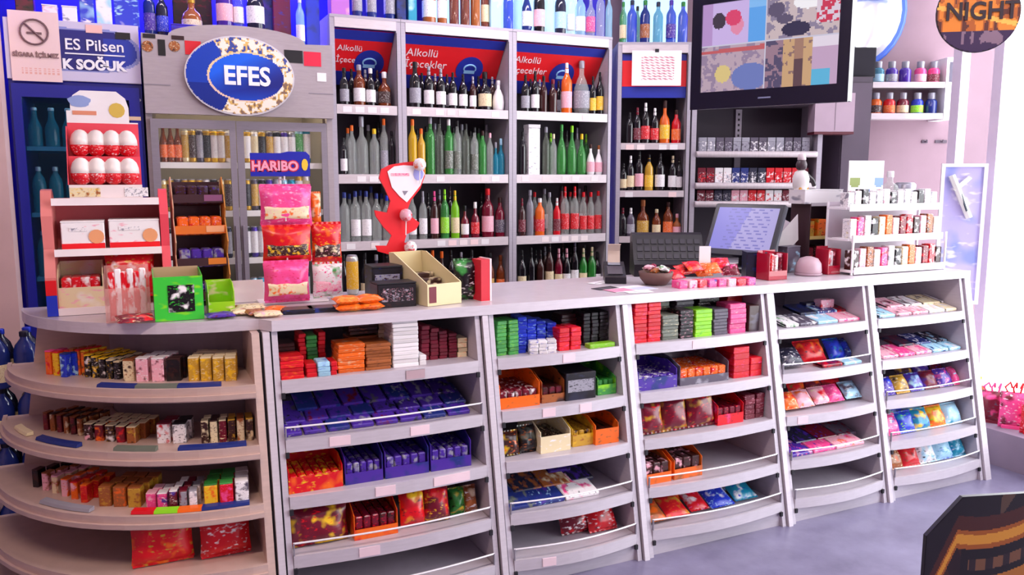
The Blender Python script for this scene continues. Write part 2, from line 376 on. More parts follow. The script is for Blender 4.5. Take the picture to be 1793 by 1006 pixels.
# rounded end
t = thing('counter_end', 'rounded grey counter end in warm-lit colour with curved shelves of small sweets', 'counter', (CX, CYC, 0), 0, 'counter bays')
def lc(pts): return [(x - CX, y - CYC) for x, y in pts]
M_END_WARM = metal_panel('#cfb4aa', .4)  # counter grey with the warm light from the left tinted into it
put('back_panel', MB().prism(lc(ell(.50, .42)) + lc(ell(.485, .405))[::-1], .02, 1.062, 'z'), metal_panel('#a3989e', .5), t)
put('end_panel', MB().prism([(-.74, 1.06), (-.90, 0), (-.49, 0), (-.49, 1.06)], -.02, 0, 'y'), M_END_WARM, t)
put('side_panel', MB().prism([(YF(1.06) - CYC - .01, 1.06), (YF(0) - CYC - .02, 0), (-.42, 0), (-.42, 1.06)], -.034, -.008, 'x'), M_END_WARM, t)
for s, (z, a, b) in enumerate(arcP[1:]):
    b2 = CYC - YF(z) + .02
    e = [(CX - a * math.sin(R(5 * i)), CYC - (b2 + (b - b2) * min(1, i / 9) if i else b2) * math.cos(R(5 * i))) for i in range(19)]
    e = [(x - .034 if i == 0 else x, y) for i, (x, y) in enumerate(e)]
    inner = ell(.505, .425)[::-1]
    sh = put('shelf', MB().prism(lc(e) + lc([(x if x < CX - .03 else CX - .034, y) for x, y in inner]), z - .014, z, 'z'), M_END_WARM, t)
    for k, (zz0, zz1, off) in enumerate(((z - .042, z + .006, .014), (z - .036, z - .02, .024))):
        lm = MB()
        for (p, q), (r_, s_) in zip(e[:-1], e[1:]):
            m1 = Vector((p - CX, q - CYC)); m2 = Vector((r_ - CX, s_ - CYC)); n1 = m1.normalized() * off; n2 = m2.normalized() * off
            lm.quadbox([(m1.x + n1.x, m1.y + n1.y, zz0), (m1.x, m1.y, zz0), (m2.x, m2.y, zz0), (m2.x + n2.x, m2.y + n2.y, zz0),
                        (m1.x + n1.x, m1.y + n1.y, zz1), (m1.x, m1.y, zz1), (m2.x, m2.y, zz1), (m2.x + n2.x, m2.y + n2.y, zz1)])
        put('lip' if k == 0 else 'bumper_strip', lm, M_END_WARM, sh)
    if s < 3:   # coloured price strips in a clear holder along the front
        for (i0, i1, c) in [[(2, 4, 'j'), (4, 6, 'q'), (6, 8, 'j')], [(1, 4, 'j'), (5, 7, 'q'), (9, 12, 'j'), (13, 15, 'e')], [(1, 3, 'j'), (3, 4, 'o'), (4, 5, 'l'), (5, 6, 'r'), (8, 11, 's')]][s]:
            lm = MB()
            for i in range(i0, i1):
                m1 = Vector((e[i][0] - CX, e[i][1] - CYC)) * .985; m2 = Vector((e[i + 1][0] - CX, e[i + 1][1] - CYC)) * .985
                lm.quadbox([(m1.x, m1.y, z + .002), (m1.x * .97, m1.y * .97, z + .002), (m2.x * .97, m2.y * .97, z + .002), (m2.x, m2.y, z + .002),
                            (m1.x * .995, m1.y * .995, z + .012), (m1.x * .97, m1.y * .97, z + .016), (m2.x * .97, m2.y * .97, z + .016), (m2.x * .995, m2.y * .995, z + .012)])
            put('price_strip', lm, plain(c, .3), sh)

# ---------------------------------------------------------------- goods
BOXES = {}
def box_mesh(w_, d_, h_, r=.003):
    key = (round(w_, 3), round(d_, 3), round(h_, 3), r)
    if key not in BOXES: BOXES[key] = MB().bevbox(w_, d_, h_, r).mesh('box')
    return BOXES[key]
BAGS = {}
def bag_mesh(w_, h_, t_, seed=0):
    """pillow bag in the x-z plane, belly towards -y and +y, crimped flat at top and bottom"""
    key = (round(w_, 3), round(h_, 3), round(t_, 3), seed)
    if key in BAGS: return BAGS[key]
    rn = random.Random(seed * 31 + 5); nx, nz = 8, 8; m = MB(); m.sm = True
    ph = [rn.uniform(0, 6) for _ in range(4)]
    for side in (-1, 1):
        for j in range(nz + 1):
            for i in range(nx + 1):
                u, v = i / nx, j / nz
                b = (max(0, 1 - abs(2 * u - 1) ** 3) * max(0, 1 - abs(2 * v - 1) ** 4)) ** .6
                b *= 1 + .18 * math.sin(9 * u + ph[0]) * math.sin(8 * v + ph[1])
                sq = 1 - .05 * math.sin(math.pi * v)
                m.v.append((w_ * (u - .5) * sq, side * (t_ / 2 * b + .0004), h_ * v))
    k = (nx + 1) * (nz + 1)
    for side in (0, 1):
        for j in range(nz):
            for i in range(nx):
                q = [side * k + j * (nx + 1) + i, side * k + j * (nx + 1) + i + 1, side * k + (j + 1) * (nx + 1) + i + 1, side * k + (j + 1) * (nx + 1) + i]
                m.f.append(tuple(q if side == 0 else q[::-1]))
    BAGS[key] = m.mesh('bag'); return BAGS[key]
def crimp_mesh(w_, h_):
    key = ('c', round(w_, 3), round(h_, 3))
    if key not in BAGS:
        m = MB(); n = 12
        pts = [(w_ * (i / n - .5), .0012 * (1 if i % 2 else -1)) for i in range(n + 1)]
        for (a, b), (c, d) in zip(pts[:-1], pts[1:]):
            m.quadbox([(a, b - .0008, 0), (c, d - .0008, 0), (c, d + .0008, 0), (a, b + .0008, 0), (a, b - .0008, h_), (c, d - .0008, h_), (c, d + .0008, h_), (a, b + .0008, h_)])
        BAGS[key] = m.mesh('crimp')
    return BAGS[key]
def bag_thing(w_, h_, t_, cols, loc, rz=0, rx=0, seed=0, scale=16, name='sweet_bag', stretch=(1, 1, 1)):
    o = bpy.data.objects.new(name, None); COL.objects.link(o); o.location = loc; o.rotation_euler = (rx, 0, rz); o.empty_display_size = .03
    mt = wrap(*cols, scale=scale, gloss=.28, stretch=stretch)
    put('pouch', bag_mesh(w_, h_ * .9, t_, seed), mt, o, (0, 0, h_ * .05))
    put('seal', crimp_mesh(w_ * .97, h_ * .055), mt, o, (0, 0, 0)); put('seal', crimp_mesh(w_ * .97, h_ * .055), mt, o, (0, 0, h_ * .945))
    return o
TRAYS = {}
def tray_mesh(w_, d_, h_, fh, bh, t_=.003):
    """open shelf carton: floor, low front, sloping sides and a taller back"""
    key = tuple(round(v, 3) for v in (w_, d_, h_, fh, bh))
    if key not in TRAYS:
        m = MB(); a, b = w_ / 2, d_ / 2
        m.box(-a, a, -b, b, 0, t_); m.box(-a, a, -b, -b + t_, t_, fh); m.box(-a, a, b - t_, b, t_, bh)
        for s in (-1, 1):
            x0, x1 = sorted((s * a, s * (a - t_)))
            m.prism([(-b + t_, t_), (b - t_, t_), (b - t_, bh), (-b + .35 * d_, h_), (-b + t_, max(fh, h_ * .75))], x0, x1, 'x')
        TRAYS[key] = m.mesh('tray')
    return TRAYS[key]
def row_x(pl_, pr, u, s, inset):
    z = SZ[s]; Y = YF(z) + inset; lo, hi = DV[u - 1] + .044, DV[u] - .044
    return max(lo, min(hi - .02, xat(pl_, Y, z))), max(lo + .02, min(hi, xat(pr, Y, z))), Y, z
def stack(u, s, pl_, pr, n, hpx, c, inset=.03, depth=.10, c2=None, c3=None, jit=.002, z0=0, rz=0, kind='bar'):
    a, b, Y, z = row_x(pl_, pr, u, s, inset); wd = b - a; x = (a + b) / 2
    h = metres(hpx, x, Y, z) / n; h = max(.006, h); mt = tone(c, c2)
    me = box_mesh(wd - .003, depth, h - .0012, .0025)
    STK.append([u, s, c, x, [put('chocolate_bar', me, mt, None, (x + random.uniform(-jit, jit), Y + depth / 2 + random.uniform(-jit, jit), z + .0005 + z0 + i * h), rz + random.uniform(-.03, .03)) for i in range(n)]])
STK = []
def label_stacks():
    cnt = {}
    for rec in sorted(STK, key=lambda r: r[3]): cnt.setdefault((rec[0], rec[1], rec[2]), []).append(rec)
    for (u, s, c), recs in cnt.items():
        for k, rec in enumerate(recs):
            which = CN[c] + ' stack' if len(recs) == 1 else '%s %s stack' % (ORD[k], CN[c])
            for i, o in enumerate(rec[4]):
                tag(o, 'bar %s from bottom of %s on %s' % (ORD[i], which, place_of(u, s)), 'chocolate bar', 'stacked bars on the ' + place_of(u, s))
def pack(u, s, pl_, pr, hpx, cols, inset=.03, depth=.05, name='carton_pack', cat='box', noun='box', z0=0, rz=0, scale=18, band=None):
    a, b, Y, z = row_x(pl_, pr, u, s, inset); wd = b - a; x = (a + b) / 2; h = metres(hpx, x, Y, z)
    o = bpy.data.objects.new(name, None); COL.objects.link(o); o.location = (x, Y + depth / 2, z + z0 + .0005); o.rotation_euler = (0, 0, rz); o.empty_display_size = .03
    put('carton', box_mesh(wd - .003, depth, h), wrap(*cols, scale=scale), o)
    if band: put('printed_band', MB().box(-wd * .42, wd * .42, -depth / 2 - .0012, -depth / 2 - .0002, h * .3, h * .75), wrap(band, cols[0], band, scale=60, stretch=(1, 1, 2)), o)
    return reg(o, '%s %s' % (CN[cols[0]] + (' and ' + CN[cols[1]] if len(cols) > 1 and cols[1] != cols[0] else ''), noun), cat, place_of(u, s), x, 'packs on the ' + place_of(u, s))
def bag(u, s, pl_, pr, hpx, cols, inset=.05, thick=.05, lean=-.35, seed=0, noun='sweet bag', scale=16, z0=0, stretch=(1, 1, 1), rz=0):
    a, b, Y, z = row_x(pl_, pr, u, s, inset); wd = b - a; x = (a + b) / 2; h = metres(hpx, x, Y, z) / max(.35, math.cos(lean))
    o = bag_thing(wd, h, thick, cols, (x, Y + .01, z + .004 + z0 + (thick * .42 * math.sin(-lean) if lean < -.6 else 0)), rz, lean, seed, scale, stretch=stretch)
    return reg(o, '%s %s' % (CN[cols[0]] + (' and ' + CN[cols[1]] if len(cols) > 1 and cols[1] != cols[0] else ''), noun), 'bag', place_of(u, s), x, 'bags on the ' + place_of(u, s))
def tray(u, s, pl_, pr, hpx, cols, inset=.03, depth=.2, fh=.35, bh=1.0, fill=None, n=4, fillh=.7, noun='display carton', rz=0):
    a, b, Y, z = row_x(pl_, pr, u, s, inset); wd = b - a; x = (a + b) / 2; h = metres(hpx, x, Y, z)
    o = put('display_carton', tray_mesh(wd - .004, depth, h, h * fh, h * bh), wrap(*cols, scale=12), None, (x, Y + depth / 2, z + .0005), rz)
    reg(o, 'open %s %s' % (CN[cols[0]], noun), 'carton', place_of(u, s), x, 'cartons on the ' + place_of(u, s))
    if fill:
        iw = (wd - .016) / n; me = box_mesh(iw - .003, depth - .022, h * fillh, .004)
        for i in range(n):
            q = put('wrapped_bar', me, wrap(*fill, scale=26, gloss=.25), None, (x - wd / 2 + .008 + iw * (i + .5), Y + depth / 2, z + .0045), rz)
            reg(q, '%s bar in %s carton' % (CN[fill[0]], CN[cols[0]]), 'bar', place_of(u, s), q.location.x, 'bars in cartons on the ' + place_of(u, s))
    return o
def slab(u, s, pl_, pr, hpx, cols, inset=.04, depth=.16, tilt=.25, thick=.014, noun='chocolate tablet', z0=0, rz=0):
    """flat tablet lying with its far edge raised on the ones behind it"""
    a, b, Y, z = row_x(pl_, pr, u, s, inset); wd = b - a; x = (a + b) / 2
    o = bpy.data.objects.new('chocolate_tablet', None); COL.objects.link(o); o.location = (x, Y, z + .002 + z0); o.rotation_euler = (tilt, 0, rz); o.empty_display_size = .03
    mt = wrap(*cols, scale=22, gloss=.25, stretch=(1, .6, 1))
    put('wrapper', box_mesh(wd - .004, depth, thick, .004), mt, o, (0, depth / 2, 0))
    for e_ in (-1, 1): put('fold', MB().box(-.002 + e_ * (wd / 2 - .004), .002 + e_ * (wd / 2 - .004), .004, depth - .004, thick * .3, thick * .8), mt, o)
    return reg(o, '%s %s' % (CN[cols[0]] + (' and ' + CN[cols[1]] if len(cols) > 1 and cols[1] != cols[0] else ''), noun), 'chocolate', place_of(u, s), x, 'tablets on the ' + place_of(u, s))

# ---- second counter bay
stack(1, 0, 484, 534, 6, 40, 'r', .02, .10, 'o')
stack(1, 0, 484, 518, 5, 32, 'd', .14, .10, 'm', z0=.04)
stack(1, 0, 524, 538, 9, 66, 'r', .13, .09)
stack(1, 0, 538, 558, 9, 62, 'g', .125, .09, 'f')
stack(1, 0, 558, 572, 9, 66, 'r', .13, .09)
stack(1, 0, 536, 556, 3, 24, 'r', .02, .08)
stack(1, 0, 557, 580, 3, 26, 'i', .015, .08, 'b', 'w')
stack(1, 0, 580, 592, 3, 24, 'r', .02, .08)
stack(1, 0, 592, 640, 7, 50, '#e8804a' and 'o', .03, .12, 'e')
stack(1, 0, 641, 686, 8, 46, 'u', .03, .12, 'd')
stack(1, 0, 612, 664, 4, 26, 'd', .155, .10, 'u', z0=.115)
stack(1, 0, 612, 664, 7, 48, 'u', .16, .10, 'd')
stack(1, 0, 664, 686, 14, 100, 'e', .155, .10, 'w')
stack(1, 0, 688, 734, 13, 92, 'w', .03, .12, 'w', 's')
stack(1, 0, 735, 748, 2, 18, 'w', .03, .08)
for k in range(4): stack(1, 0, 738 + 16 * k, 753 + 16 * k, 8, 62 - 6 * k, 'm', .10, .10, 'd', 'r')
stack(1, 0, 802, 828, 4, 34, 'e', .10, .08, 'o')
cs = [('v', 'n', 's'), ('v', 'x', 'n'), ('j', 'v'), ('v', 's', 'v'), ('v', 'm'), ('v', 'n'), ('j', 'v', 's'), ('v', 'j')]
for k in range(8): slab(1, 1, 490 + 42 * k, 530 + 42 * k, 20, cs[k], .035, .17, .22)
for k in range(8): slab(1, 1, 498 + 40 * k, 537 + 40 * k, 20, cs[(k * 3 + 1) % 8], .10, .17, .22, z0=.022)
for k in range(7): slab(1, 1, 520 + 40 * k, 558 + 40 * k, 20, cs[(k * 5 + 2) % 8], .17, .17, .22, z0=.046)
tray(1, 2, 494, 602, 52, ('r', 'o', 'y'), .03, .2, .55, .9, ('r', 'y'), 6, .5)
for k, (a, b) in enumerate(((604, 672), (674, 752), (754, 826))):
    tray(1, 2, a, b, 62, ('v', 'j', 'v'), .03, .26, .32, 1.1, ('v', 's', 'n'), 5, .55)
bag(1, 3, 503, 612, 68, ('m', 'y', 'r'), .05, .07, -.2, 1); bag(1, 3, 516, 606, 64, ('r', 'y'), .14, .06, -.2, 2)
tray(1, 3, 620, 698, 58, ('o', 'r', 'o'), .03, .2, .32, .95, ('m', 'd', 'r'), 5, .65)
bag(1, 3, 703, 748, 64, ('r', 'y', 'm'), .05, .06, -.25, 3); bag(1, 3, 746, 790, 64, ('m', 'r', 'y'), .05, .06, -.25, 4)
bag(1, 3, 790, 818, 44, ('f', 'y', 'k'), .08, .05, -.3, 5); bag(1, 3, 814, 838, 44, ('u', 'e', 'w'), .08, .05, -.3, 6)
# ---- third counter bay
for a in (868, 888): stack(2, 0, a, a + 19, 9, 62, 'g', .05, .10, 'l', 'w', rz=.1)
for k in range(4): stack(2, 0, 909 + 17 * k, 925 + 17 * k, 9, 64 - 6 * k, 'b', .06 + .01 * k, .10, 'i', 'w', rz=-.15)
for k in range(3): stack(2, 0, 930 + 16 * k, 945 + 16 * k, 4, 24, 'w', .012, .045, 'b', 'r', rz=-.3)
for a in (979, 999): stack(2, 0, a, a + 19, 5, 40, 'r', .03, .10, 'p')
stack(2, 0, 982, 1014, 3, 18, 'd', .145, .09, 'm', z0=.085); stack(2, 0, 982, 1014, 5, 40, 'm', .15, .09, 'd')
for k in range(4): stack(2, 0, 1021 + 14 * k, 1034 + 14 * k, 9, 58, 'k', .08, .10, 'x', 'k')
stack(2, 0, 1032, 1078, 1, 8, 'l', .015, .045, 'e')
tray(2, 1, 874, 946, 56, ('o', 'o', 'u'), .03, .24, .35, 1.05, ('m', 'w', 'd'), 5, .5)
tray(2, 1, 948, 990, 50, ('u', 'd'), .04, .22, .3, 1.1, ('d', 'm'), 3, .5)
pack(2, 1, 990, 1044, 48, ('k', 'n'), .03, .16, band='s', scale=8)
tray(2, 1, 1046, 1084, 40, ('g', 'l'), .05, .22, .45, 1.2, ('f', 'g'), 3, .6)
bag(2, 2, 878, 912, 42, ('d', 'y', 'o'), .05, .05, -.3, 7); bag(2, 2, 912, 944, 46, ('k', 'q', 'u'), .06, .05, -.3, 8)
tray(2, 2, 946, 1000, 50, ('e', 'e', 'w'), .03, .22, .6, 1.05, ('d', 'q', 'e'), 4, .45)
tray(2, 2, 1002, 1040, 42, ('z', 'y', 'u'), .05, .2, .5, 1.0, ('z', 'd'), 3, .6)
tray(2, 2, 1042, 1084, 46, ('o', 'o', 'u'), .03, .2, .6, .95, ('d', 'k'), 3, .5)
for k, (a, b, c, i_, z_) in enumerate(((888, 940, ('j', 'q', 'n'), .03, 0), (936, 990, ('j', 'v', 'i'), .03, 0), (990, 1050, ('w', 'p', 'n'), .03, 0), (900, 950, ('n', 'u'), .12, .025),
        (950, 1000, ('u', 'e', 'j'), .12, .025), (960, 1000, ('v', 'n'), .20, .05), (1000, 1040, ('n', 'v'), .13, .025))):
    slab(2, 3, a, b, 20, c, i_, .17, .22, z0=z_)
bag(2, 4, 985, 1040, 44, ('m', 'r', 'w'), .10, .06, -.5, 9); bag(2, 4, 1034, 1084, 50, ('r', 'm', 'w'), .07, .06, -.5, 10)
# ---- fourth counter bay
for a in (1110, 1134): stack(3, 0, a, a + 23, 11, 76, 'r', .03, .10, 'p', 'm')
stack(3, 0, 1159, 1188, 7, 44, 'q', .03, .10, 'e', 's'); stack(3, 0, 1140, 1172, 11, 78, 'q', .15, .09, 'e')
stack(3, 0, 1190, 1214, 8, 50, 'k', .03, .10, 'h', 'x'); stack(3, 0, 1182, 1214, 11, 76, 'x', .15, .09, 's', 'j')
stack(3, 0, 1217, 1247, 7, 48, 'l', .03, .10, 'g', 'l'); stack(3, 0, 1222, 1258, 10, 72, 'k', .15, .09, 'w', 'x')
stack(3, 0, 1249, 1274, 8, 46, 'x', .03, .10, 'k', 's')
stack(3, 0, 1277, 1306, 6, 52, 'p', .03, .10, 'h', 'r'); stack(3, 0, 1272, 1300, 9, 66, 'r', .15, .09, 'p')
pack(3, 0, 1310, 1340, 46, ('d', 'x'), .03, .11, scale=5)
tray(3, 1, 1117, 1186, 44, ('v', 'j', 's'), .03, .22, .5, .9, ('v', 'w'), 5, .5)
tray(3, 1, 1190, 1276, 46, ('x', 's', 'x'), .03, .24, .3, 1.15, ('o', 'r', 'w'), 6, .55)
for k, (a, b, z_) in enumerate(((1284, 1312, 0), (1313, 1338, 0))): stack(3, 1, a, b, 5 - k * 2, (5 - k * 2) * 11, 'r', .04, .14, 'p', 'm')
for k, (a, b, h) in enumerate(((1120, 1164, 60), (1162, 1206, 62), (1206, 1254, 62))): bag(3, 2, a, b, h, ('m', 'z', 'r'), .04, .07, -.22, 11 + k)
bag(3, 2, 1136, 1190, 58, ('r', 'z', 'm'), .13, .06, -.22, 15); bag(3, 2, 1190, 1240, 60, ('m', 'z', 'd'), .13, .06, -.22, 16)
tray(3, 2, 1256, 1302, 46, ('r', 'p', 'm'), .03, .2, .4, .95, ('m', 'd', 'r'), 4, .6)
for k in range(2): stack(3, 2, 1304 + 19 * k, 1322 + 19 * k, 5, 44, 'm', .05, .14, 'h', 'r')
for a, b in ((1126, 1176), (1180, 1230)): tray(3, 3, a, b, 46, ('o', 'u', 'o'), .03, .2, .4, .95, ('d', 'h', 'm'), 3, .75)
for k, (a, b, c, i_, z_) in enumerate(((1134, 1172, ('u', 'o', 'r'), .03, 0), (1172, 1212, ('r', 'z', 'o'), .03, 0), (1212, 1246, ('r', 'w', 'p'), .05, 0), (1248, 1290, ('b', 'w', 'i'), .04, 0), (1290, 1330, ('t', 'w', 'b'), .06, 0),
        (1140, 1200, ('o', 'd', 'r'), .13, .03), (1240, 1300, ('n', 'i', 'b'), .13, .03))):
    bag(3, 4, a, b, 22, c, i_, .03, -1.15, 20 + k, z0=z_)
# ---- fifth counter bay
for k, (a, b, c, i_, z_) in enumerate(((1376, 1400, ('w', 'g', 'x'), .03, 0), (1400, 1432, ('x', 'w', 's'), .03, 0), (1432, 1468, ('i', 'w', 's'), .03, 0), (1468, 1506, ('h', 'p', 'w'), .03, 0),
        (1400, 1430, ('n', 'j'), .12, .03), (1430, 1466, ('j', 'i', 'w'), .12, .03), (1466, 1500, ('m', 'r'), .12, .03))):
    slab(4, 0, a, b, 16, c, i_, .13, .2, z0=z_, noun='sweet packet')
pack(4, 0, 1436, 1460, 32, ('h', 'r', 'w'), .16, .05); pack(4, 0, 1410, 1432, 26, ('n', 'j'), .20, .05)
bag(4, 1, 1376, 1412, 26, ('n', 'x', 'w'), .05, .05, -.8, 30); bag(4, 1, 1404, 1452, 36, ('r', 'o', 'm'), .10, .06, -.6, 31); bag(4, 1, 1456, 1484, 34, ('b', 't', 'n'), .10, .05, -.6, 32)
bag(4, 1, 1482, 1510, 32, ('j', 'b', 'i'), .10, .05, -.6, 33); slab(4, 1, 1440, 1476, 12, ('m', 'r'), .015, .07, .1, noun='sweet packet'); slab(4, 1, 1478, 1510, 12, ('i', 'w'), .015, .07, .1, noun='sweet packet')
for k, (a, b, c, i_) in enumerate(((1378, 1404, ('o', 'r', 'e'), .04), (1402, 1430, ('h', 'o', 'w'), .04), (1430, 1458, ('h', 'r', 'e'), .05), (1456, 1482, ('p', 'r', 'h'), .05), (1390, 1420, ('r', 'o', 'f'), .13), (1420, 1450, ('m', 'o', 'r'), .13), (1450, 1482, ('r', 'd', 'm'), .13), (1484, 1512, ('i', 'x', 'w'), .06))):
    bag(4, 2, a, b, 24 + (10 if i_ > .1 else 0), c, i_, .04, -.8 if i_ < .1 else -.5, 40 + k)
for k, (a, b, c, i_, z_) in enumerate(((1386, 1424, ('v', 'h', 'p'), .03, 0), (1424, 1464, ('p', 'h', 'v'), .03, 0), (1464, 1514, ('h', 'p', 'o'), .03, 0), (1392, 1430, ('n', 'v'), .11, .022), (1430, 1466, ('m', 'd', 'v'), .11, .022), (1466, 1500, ('x', 'm'), .11, .022))):
    slab(4, 3, a, b, 16, c, i_, .14, .2, z0=z_, noun='sweet packet')
# ---- last counter bay
for k in range(5): slab(5, 0, 1540 + 29 * k, 1568 + 29 * k, 14, [('i', 'd', 'w'), ('h', 'd', 'w'), ('h', 'w', 'r'), ('w', 'e', 'h'), ('e', 'w')][k], .03, .13, .2, noun='sweet packet')
for k in range(4): slab(5, 0, 1552 + 32 * k, 1582 + 32 * k, 14, [('h', 'm', 'w'), ('w', 'd', 'h'), ('e', 'd', 'w'), ('w', 's')][k], .11, .13, .2, z0=.026, noun='sweet packet')
for k in range(5): slab(5, 1, 1546 + 29 * k, 1574 + 29 * k, 14, [('h', 'p', 'm'), ('p', 'h', 'w'), ('h', 'p'), ('i', 'j', 'w'), ('i', 'w', 't')][k], .03, .13, .2, noun='sweet packet')
for k in range(4): slab(5, 1, 1572 + 30 * k, 1600 + 30 * k, 14, [('n', 'm'), ('j', 'n', 'w'), ('n', 'i', 'w'), ('n', 'k', 'w')][k], .11, .13, .2, z0=.026, noun='sweet packet')
for k in range(6): bag(5, 2, 1548 + 25 * k, 1572 + 25 * k, 28, [('v', 'b', 'w'), ('z', 'd', 'e'), ('v', 'i', 'b'), ('m', 'v', 'n'), ('v', 'p', 'h'), ('p', 'h', 'i')][k], .05, .045, -.6, 50 + k)
for k in range(3): bag(5, 2, 1580 + 30 * k, 1608 + 30 * k, 34, [('d', 'z', 'v'), ('v', 'w', 'm'), ('m', 'v')][k], .13, .045, -.5, 57 + k)
for k in range(5): bag(5, 3, 1552 + 27 * k, 1580 + 27 * k, 34, [('p', 'v', 'i'), ('b', 't', 'l'), ('t', 'y', 'b'), ('o', 'y', 'l'), ('i', 't', 'w')][k], .05, .045, -.5, 61 + k)
for k in range(3): bag(5, 3, 1556 + 34 * k, 1590 + 34 * k, 40, [('b', 'i', 'j'), ('i', 'h', 'b'), ('u', 'm', 'o')][k], .13, .045, -.4, 67 + k)
for k in range(5): bag(5, 4, 1556 + 29 * k, 1586 + 29 * k, 34, [('u', 'o', 'e'), ('r', 'm', 'u'), ('w', 'i', 'n'), ('i', 'b', 't'), ('t', 'i', 'w')][k], .06, .05, -.55, 71 + k)
for k in range(2): bag(5, 4, 1600 + 44 * k, 1640 + 44 * k, 38, [('n', 'j', 'm'), ('b', 'i', 'w')][k], .14, .05, -.45, 77 + k)

# ---- rounded end: small upright packs following the curve
def end_pack(s, px, ybase, wpx, hpx, cols, depth=.05, noun='sweet packet', rows=1, back=0, cap=None, rz=None):
    z = SZ[s]; p = at_z(px, ybase, z); v = Vector((p.x - CX, p.y - CYC)); d_ = v.normalized(); lim = {0: (.79, .67), 1: (.82, .72), 2: (.86, .80), 3: (.88, .83)}[s]
    q = math.sqrt((v.x / lim[0]) ** 2 + (v.y / lim[1]) ** 2)
    if q > 1: v = v / q
    ang = math.atan2(v.x, -v.y) * .55 if rz is None else rz     # turn with the curve
    wd = metres(wpx, CX + v.x, CYC + v.y, z); h = metres(hpx, CX + v.x, CYC + v.y, z)
    for r_ in range(rows):
        vv = v - d_ * (back + depth * (r_ + .5) + .003 * r_)
        o = bpy.data.objects.new('sweet_packet', None); COL.objects.link(o); o.location = (CX + vv.x, CYC + vv.y, z + .0005); o.rotation_euler = (0, 0, ang); o.empty_display_size = .02
        put('packet', box_mesh(wd * .93, depth * .95, h, .003), wrap(*cols, scale=34), o)
        put('lid', box_mesh(wd * .9, depth * .9, h * .05, .001), plain(cap or cols[-1], .4), o, (0, 0, h))
        reg(o, '%s%s%s' % ('' if r_ == 0 else '%s-row ' % ORD[r_], CN[cols[0]] + (' and ' + CN[cols[1]] if len(cols) > 1 and cols[1] != cols[0] else ''), ' ' + noun), 'packet', place_of(0, s), px, 'packets on the ' + place_of(0, s))
for px, yb, c in ((82, 655, ('o', 'r', 'p')), (95, 657, ('y', 'r')), (108, 660, ('b', 'i', 'j'))): end_pack(0, px, yb, 13, 40, c, .035, rows=2)
for k in range(3): end_pack(0, 124 + 10 * k, 655 + k, 9, 44 - k, (('o', 'r', 'u'), ('o', 'u', 'r'), ('o', 'd', 'y'))[k], .03, rows=3)
for k in range(5): end_pack(0, 150 + 13 * k, 660 + k, 12, 38 - k * 2, (('k', 'w', 'y'), ('k', 'y', 'w'), ('k', 'w', 'x'), ('k', 's', 'y'), ('k', 'x', 'w'))[k], .035, rows=4, cap='y' if k < 3 else 'e')
end_pack(0, 222, 667, 20, 36, ('e', 'd', 'u'), .04, rows=3)
for k in range(2): end_pack(0, 246 + 28 * k, 668, 22, 40, ('h', 'm', 'w'), .04, rows=3)
end_pack(0, 302, 667, 26, 38, ('k', 'd'), .04, rows=2)
for k in range(4): end_pack(0, 338 + 22 * k, 667, 20, 40, ('z', 'y', 'e'), .045, rows=3)
for k in range(6): end_pack(1, 76 + 12 * k, 752 + k * 2, 10, 30, (('m', 'd', 'u'), ('u', 'e', 'd'))[k % 2], .04, rows=3, noun='biscuit roll')
for k in range(5): end_pack(1, 150 + 19 * k, 770 + k * 1.5, 16, 28, (('d', 'h', 'w'), ('m', 'o', 'd'), ('d', 'w', 'z'), ('m', 'r', 'o'), ('u', 'z', 'd'))[k], .05, rows=3, cap='e')
for k in range(2): end_pack(1, 284 + 28 * k, 776, 24, 34, (('w', 'r', 'm'), ('w', 'x', 'k'))[k], .05, rows=2)
for k in range(6): end_pack(1, 358 + 16 * k, 776 - k, 13, 38, (('d', 'e'), ('e', 'd'), ('m', 'd', 'e'), ('d', 'z'), ('e', 'u'), ('d', 'e', 'z'))[k], .04, rows=2, noun='chocolate stick')
for k in range(6): end_pack(2, 58 + 17 * k, 852 + k * 5.5, 13, 30, (('k', 'd'), ('h', 'u'), ('e', 'u', 'h'), ('h', 'o'), ('o', 'h', 'r'), ('r', 'o'))[k], .045, rows=3)
for k in range(3): end_pack(2, 180 + 26 * k, 886 + k, 23, 34, (('u', 'z'), ('u', 'o'), ('z', 'u'))[k], .05, rows=3, cap='u')
for k in range(2): end_pack(2, 262 + 20 * k, 892, 18, 28, (('p', 'h'), ('p', 'v', 'w'))[k], .045, rows=2)
for k in range(3): end_pack(2, 302 + 17 * k, 892, 14, 32, (('m', 'v', 'w'), ('s', 'm'), ('w', 's'))[k], .045, rows=3)
for k in range(3): end_pack(2, 368 + 28 * k, 890 - k * 2, 24, 40, (('y', 'o'), ('r', 'p'), ('w', 'x'))[k], .05, rows=3, cap=('f', 'g', 'w')[k])
p = at_z(288, 1000, SZ[3]); o = bag_thing(.20, .17, .07, ('r', 'o', 'z'), (p.x, p.y + .06, SZ[3] + .003), 0, -.18, 81); reg(o, 'large red and yellow sweet bag', 'bag', place_of(0, 3), 0)
p = at_z(400, 985, SZ[3]); o = bag_thing(.17, .15, .06, ('r', 'r', 'w'), (p.x, p.y + .06, SZ[3] + .003), 0, -.18, 82); reg(o, 'red and white sweet bag', 'bag', place_of(0, 3), 0)

